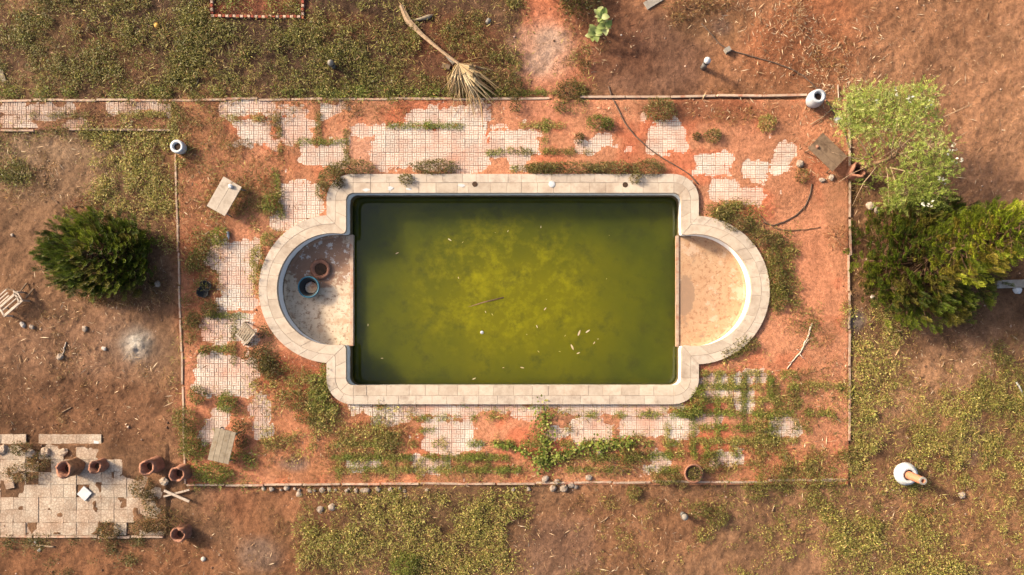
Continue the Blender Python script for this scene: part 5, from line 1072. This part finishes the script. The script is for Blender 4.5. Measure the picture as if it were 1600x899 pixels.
# bottle, cup, plastic bits
x, y = W(357, 363); put('bottle', MB().lathe([(.035, 0), (.04, .02), (.04, .15), (.016, .2), (.016, .24), (.01, .24)], 12).mesh('bottle', True), M['blue_white'], None, (x, y, hz(x, y) + .04), (1.45, 0, .2), 'small pale bottle lying on the left terrace', 'bottle')
for px_, py_, r, l_ in [(35, 508, .1, 'white stone below the white chair frame'), (50, 511, .08, 'grey stone right of the white stone by the chair frame'), (132, 514, .09, 'grey stone between the chair frame and the ash heap'), (162, 545, .08, 'white stone left of the ash heap'), (95, 557, .12, 'pale stone under a thin stick, left bare soil'), (17, 367, .06, 'tiny yellow stone on bare soil at far left'), (246, 444, .12, 'grey lump at the right foot of the left conifer'), (317, 874, .08, 'white stone on red soil at bottom left'), (60, 860, .06, 'right white pebble below the patio'), (54, 848, .05, 'left white pebble below the patio'), (1505, 775, .13, 'grey stone in the shadow of the white urn'), (1249, 257, .14, 'pale broken brick left of the brown table'), (1284, 282, .1, 'pale stone below the brown table'), (1298, 278, .1, 'grey stone below the right corner of the brown table'), (612, 127, .05, 'white scrap in the weeds left of the frond'), (971, 54, .03, 'white pebble on soil right of the broad leaved plant'), (1360, 322, .14, 'brown clod under the feathery tree'), (1370, 328, .12, 'dark clod beside the brown clod under the feathery tree')]:
    stone('stone', l_, px_, py_, r, M['chalk'] if l_.startswith(('white', 'left white', 'right white')) else M['stone'])
rs_ = random.Random(3)
OR2 = ['first', 'second', 'third', 'fourth', 'fifth', 'sixth', 'seventh', 'eighth', 'ninth', 'tenth', 'eleventh', 'twelfth', 'thirteenth', 'fourteenth', 'fifteenth', 'sixteenth', 'seventeenth', 'eighteenth', 'nineteenth', 'twentieth', 'twenty-first', 'twenty-second', 'twenty-third', 'twenty-fourth']
for i_, px_ in enumerate([411, 424, 438, 447, 460, 466, 484, 491, 503, 514, 524, 541, 545, 556, 567, 572, 590, 610, 612, 624, 632, 667, 802, 826]):
    stone('kerb_stone', f'rounded stone below the bottom kerb, {OR2[i_]} from the left in its row', px_, 765 + rs_.uniform(-2, 3), rs_.uniform(.05, .1), M['stone'], group='stones along the bottom kerb')
for px_, py_, r, l_ in [(852, 748, .13, 'pale stone at the root of the vine'), (870, 752, .11, 'stone on the kerb right of the vine root'), (864, 763, .14, 'left large stone of the heap below the vine'), (881, 763, .14, 'right large stone of the heap below the vine'), (893, 758, .12, 'upper right stone of the heap below the vine'), (900, 761, .09, 'small rightmost stone of the heap below the vine'), (920, 746, .12, 'lone grey stone on the lower terrace near the kerb'), (467, 773, .1, 'stone lying lowest of the kerb row'), (936, 706, .09, 'pinkish stone under the right arm of the vine')]:
    stone('stone', l_, px_, py_, r, M['stone'])
# patio rubble
for px_, py_, r, l_ in [(50, 708, .2, 'upturned pale rubble lump at the patio top'), (72, 706, .19, 'pale rubble lump right of the upturned one'), (100, 706, .14, 'pale rubble lump above the leftmost planter'), (5, 703, .16, 'rubble lump at the left edge of the patio'), (258, 752, .15, 'pale stone against the corner planter')]:
    stone('rubble', l_, px_, py_, r, M['patio_tile'], cat='rubble', flat=.45)

# ------------------------------------------------------------------ hoses, branches, sticks
def line(name, label, pts, r, mat, cat, twigs=(), zoff=.02, rough=0):
    pl = resample(pts, max(8, int(len(pts) * 6))); pl = pl + rng.normal(0, rough, pl.shape); x0, y0 = W(*pts[0]); 
    P = []
    for p in pl: x, y = W(*p); P.append((x - x0, y - y0, hz(x, y) + zoff))
    # smooth
    P = np.array(P); P[1:-1, :2] = (P[:-2, :2] + 2 * P[1:-1, :2] + P[2:, :2]) / 4
    mb = MB().tube(P, list(np.linspace(r, r * (.45 if twigs else 1), len(P))), 6)
    for tw in twigs:
        Q = [(*W(*p), 0) for p in tw]; mb.tube([(x - x0, y - y0, hz(x, y) + zoff + .02 * i) for i, (x, y, _) in enumerate(Q)], list(np.linspace(r * .5, .004, len(Q))), 5)
    return put(name, mb.mesh(name, True), mat, None, (x0, y0, 0), (0, 0, 0), label, cat)
line('garden_hose', 'thin brown hose crossing the upper terrace to the pool corner', [(951, 135), (956, 152), (966, 172), (976, 193), (992, 213), (1012, 231), (1035, 248), (1058, 261), (1076, 272), (1090, 288)], .02, M['hose'], 'hose')
line('garden_hose', 'dark hose running from the top past the blue grey urn', [(1096, 36), (1112, 54), (1126, 70), (1142, 79), (1170, 87), (1200, 95), (1228, 104), (1254, 117), (1276, 138), (1293, 160), (1303, 180), (1318, 205), (1328, 238)], .021, M['hose'], 'hose')
line('garden_hose', 'dark hose curve on the terrace near the right kerb', [(1268, 288), (1265, 305), (1258, 322), (1243, 337), (1225, 347), (1207, 353), (1192, 348)], .02, M['hose'], 'hose')
line('dead_branch', 'dark bare branch crossing the hose right of the pool', [(1186, 336), (1197, 348), (1212, 358), (1235, 361), (1258, 359), (1280, 355)], .022, M['bark'], 'branch', [((1258, 322), (1254, 330), (1258, 326))], rough=.5)
line('dead_branch', 'white bare branch lying on the right terrace', [(1268, 506), (1263, 522), (1256, 540), (1245, 556), (1228, 577)], .032, M['wood_white'], 'branch', [((1256, 540), (1262, 531), (1268, 528)), ((1248, 553), (1256, 562)), ((1238, 565), (1230, 567)), ((1250, 548), (1243, 546))], rough=.8)
line('dead_branch', 'pale forked stick near the upper left of the vine bed', [(560, 815), (590, 820), (640, 822)], .012, M['stick'], 'branch', [((585, 818), (600, 812))], rough=.6)
line('stick', 'thin stick on bare soil under the ash heap left', [(102, 535), (100, 547), (98, 556)], .02, M['wood_white'], 'stick', rough=.4)
line('stick', 'straight pale lath on the soil left of the lower patio edge', [(50, 852), (84, 855)], .03, M['stick'], 'stick')
line('stick', 'thin twig on dark soil above the patio', [(95, 645), (109, 637)], .014, M['stick'], 'stick')
line('stick', 'pale pole end at the right edge', [(1588, 597), (1602, 622)], .03, M['white'], 'pole', zoff=.05)
line('stick', 'pale stick by the top of the feathery tree', [(1309, 133), (1309.5, 159)], .018, M['wood_white'], 'stick', zoff=.05)
line('stick', 'thin twig near the bottom middle on bare soil', [(937, 817), (945, 813), (950, 808)], .012, M['stick'], 'stick')
line('stick', 'thin dry stick left of the lower right kerb stub', [(1207, 800), (1211, 789)], .016, M['stick'], 'stick')
line('stick', 'pale lath continuing the bottom kerb at its right end', [(1284, 748.5), (1322, 749)], .03, M['kerb'], 'stick', zoff=.03)
line('stick', 'grey twig beside the feathery tree planter', [(1265, 196), (1285, 184), (1305, 165)], .016, M['stick'], 'stick', zoff=.05)

# ------------------------------------------------------------------ brick bed edging at the top
ed = thing('brick_edging', 'red and white brick edging of a bed at the top edge', 'edging', (*W(403, 25), hz(*W(403, 25)))); ex, ey, ez = ed.location
bm_ = MB().box((0, 0, .03), (.095, .08, .1), None, .92).mesh('brick'); bm_.materials.append(M['brick']); bm2 = MB().box((0, 0, .03), (.095, .08, .1), None, .92).mesh('brick'); bm2.materials.append(M['brick_pale'])
for i, (bx_, by_) in enumerate([(332, y) for y in range(-20, 24, 6)] + [(333 + 5.6 * k, 25.5 + .06 * k) for k in range(25)] + [(474 - .1 * k, y) for k, y in enumerate(range(-20, 30, 6))]):
    x, y = W(bx_, by_); put('brick', bm_ if i % 2 else bm2, None, ed, (x - ex, y - ey, hz(x, y) - ez), (0, 0, rng.normal(0, .08) + (0 if 333 <= bx_ <= 473 and by_ > 25 else 1.57)))

# ------------------------------------------------------------------ floating leaves and a stick on the water
FL = sorted([(700, 373, .16, -.6, 0), (722, 380, .08, .9, 1), (618, 397, .14, .4, 2), (758, 486, .09, -1.2, 0), (717, 436, .09, 1.9, 2), (768, 490, .1, -.9, 1), (575, 510, .1, 1.5, 0), (595, 560, .1, 0, 2), (845, 357, .1, 1.5, 0), (951, 368, .05, 0, 1), (947, 437, .06, 1, 1), (850, 485, .14, .9, 2), (838, 508, .13, -1.2, 0), (822, 522, .07, -.7, 1), (903, 525, .24, 1.2, 2), (915, 520, .2, .6, 0), (882, 526, .08, .9, 1), (927, 538, .12, 1.0, 2), (933, 530, .07, .1, 0), (896, 547, .24, 2.0, 2), (901, 553, .14, .4, 0), (840, 548, .1, -.8, 1), (813, 574, .15, -.2, 2), (873, 549, .08, -.3, 1), (738, 593, .15, .4, 0), (785, 575, .08, .2, 2), (853, 469, .06, .8, 1), (773, 364, .05, .3, 1), (793, 363, .09, 1.2, 0)])
pal = [(232, 210, 168), (206, 188, 110), (226, 196, 156)]; fm = []
for c in pal:
    V, Fq = big_leaf(1, .26, .25); fm.append(mesh_np('floating_leaf', V, Fq, np.tile(A(*c), (len(V), 1)), True)); fm[-1].materials.append(M['litter'])
ORD = ['first', 'second', 'third', 'fourth', 'fifth', 'sixth', 'seventh', 'eighth', 'ninth', 'tenth', 'eleventh', 'twelfth', 'thirteenth', 'fourteenth', 'fifteenth', 'sixteenth', 'seventeenth', 'eighteenth', 'nineteenth', 'twentieth', 'twenty-first', 'twenty-second', 'twenty-third', 'twenty-fourth', 'twenty-fifth', 'twenty-sixth', 'twenty-seventh', 'twenty-eighth', 'twenty-ninth']
for i_, (px_, py_, L, a_, k) in enumerate(FL):
    o = put('floating_leaf', fm[k], None, None, (*W(px_, py_, WATERZ), WATERZ + .006), (0, 0, a_), f"{'large' if L > .18 else 'small' if L < .09 else 'dry'} {['cream', 'yellowish', 'pale tan'][k]} leaf floating on the pool, {ORD[i_]} counted from the left", 'leaf', 'leaves floating on the pool'); o.scale = (L * .85, L * .85, L * .85)
x, y = W(753, 519.5, WATERZ); put('plastic_disc', MB().lathe([(.04, 0), (.055, .02), (.04, .04), (.01, .036)], 12).mesh('plastic_disc', True), M['white'], None, (x, y, WATERZ - .01), (.2, .1, 0), 'small white plastic disc floating left of the pool centre', 'litter')
(x1, y1), (x2, y2) = W(725, 482, WATERZ), W(787, 465, WATERZ)
put('floating_stick', MB().tube([((x1 - x2) / 2, (y1 - y2) / 2, -.015), (0, .02, -.005), ((x2 - x1) / 2, (y2 - y1) / 2, .012)], [.012, .02, .024], 7).mesh('floating_stick', True), M['bark'], None, ((x1 + x2) / 2, (y1 + y2) / 2, WATERZ), (0, 0, 0), 'half sunken brown stick floating at the pool centre', 'stick')
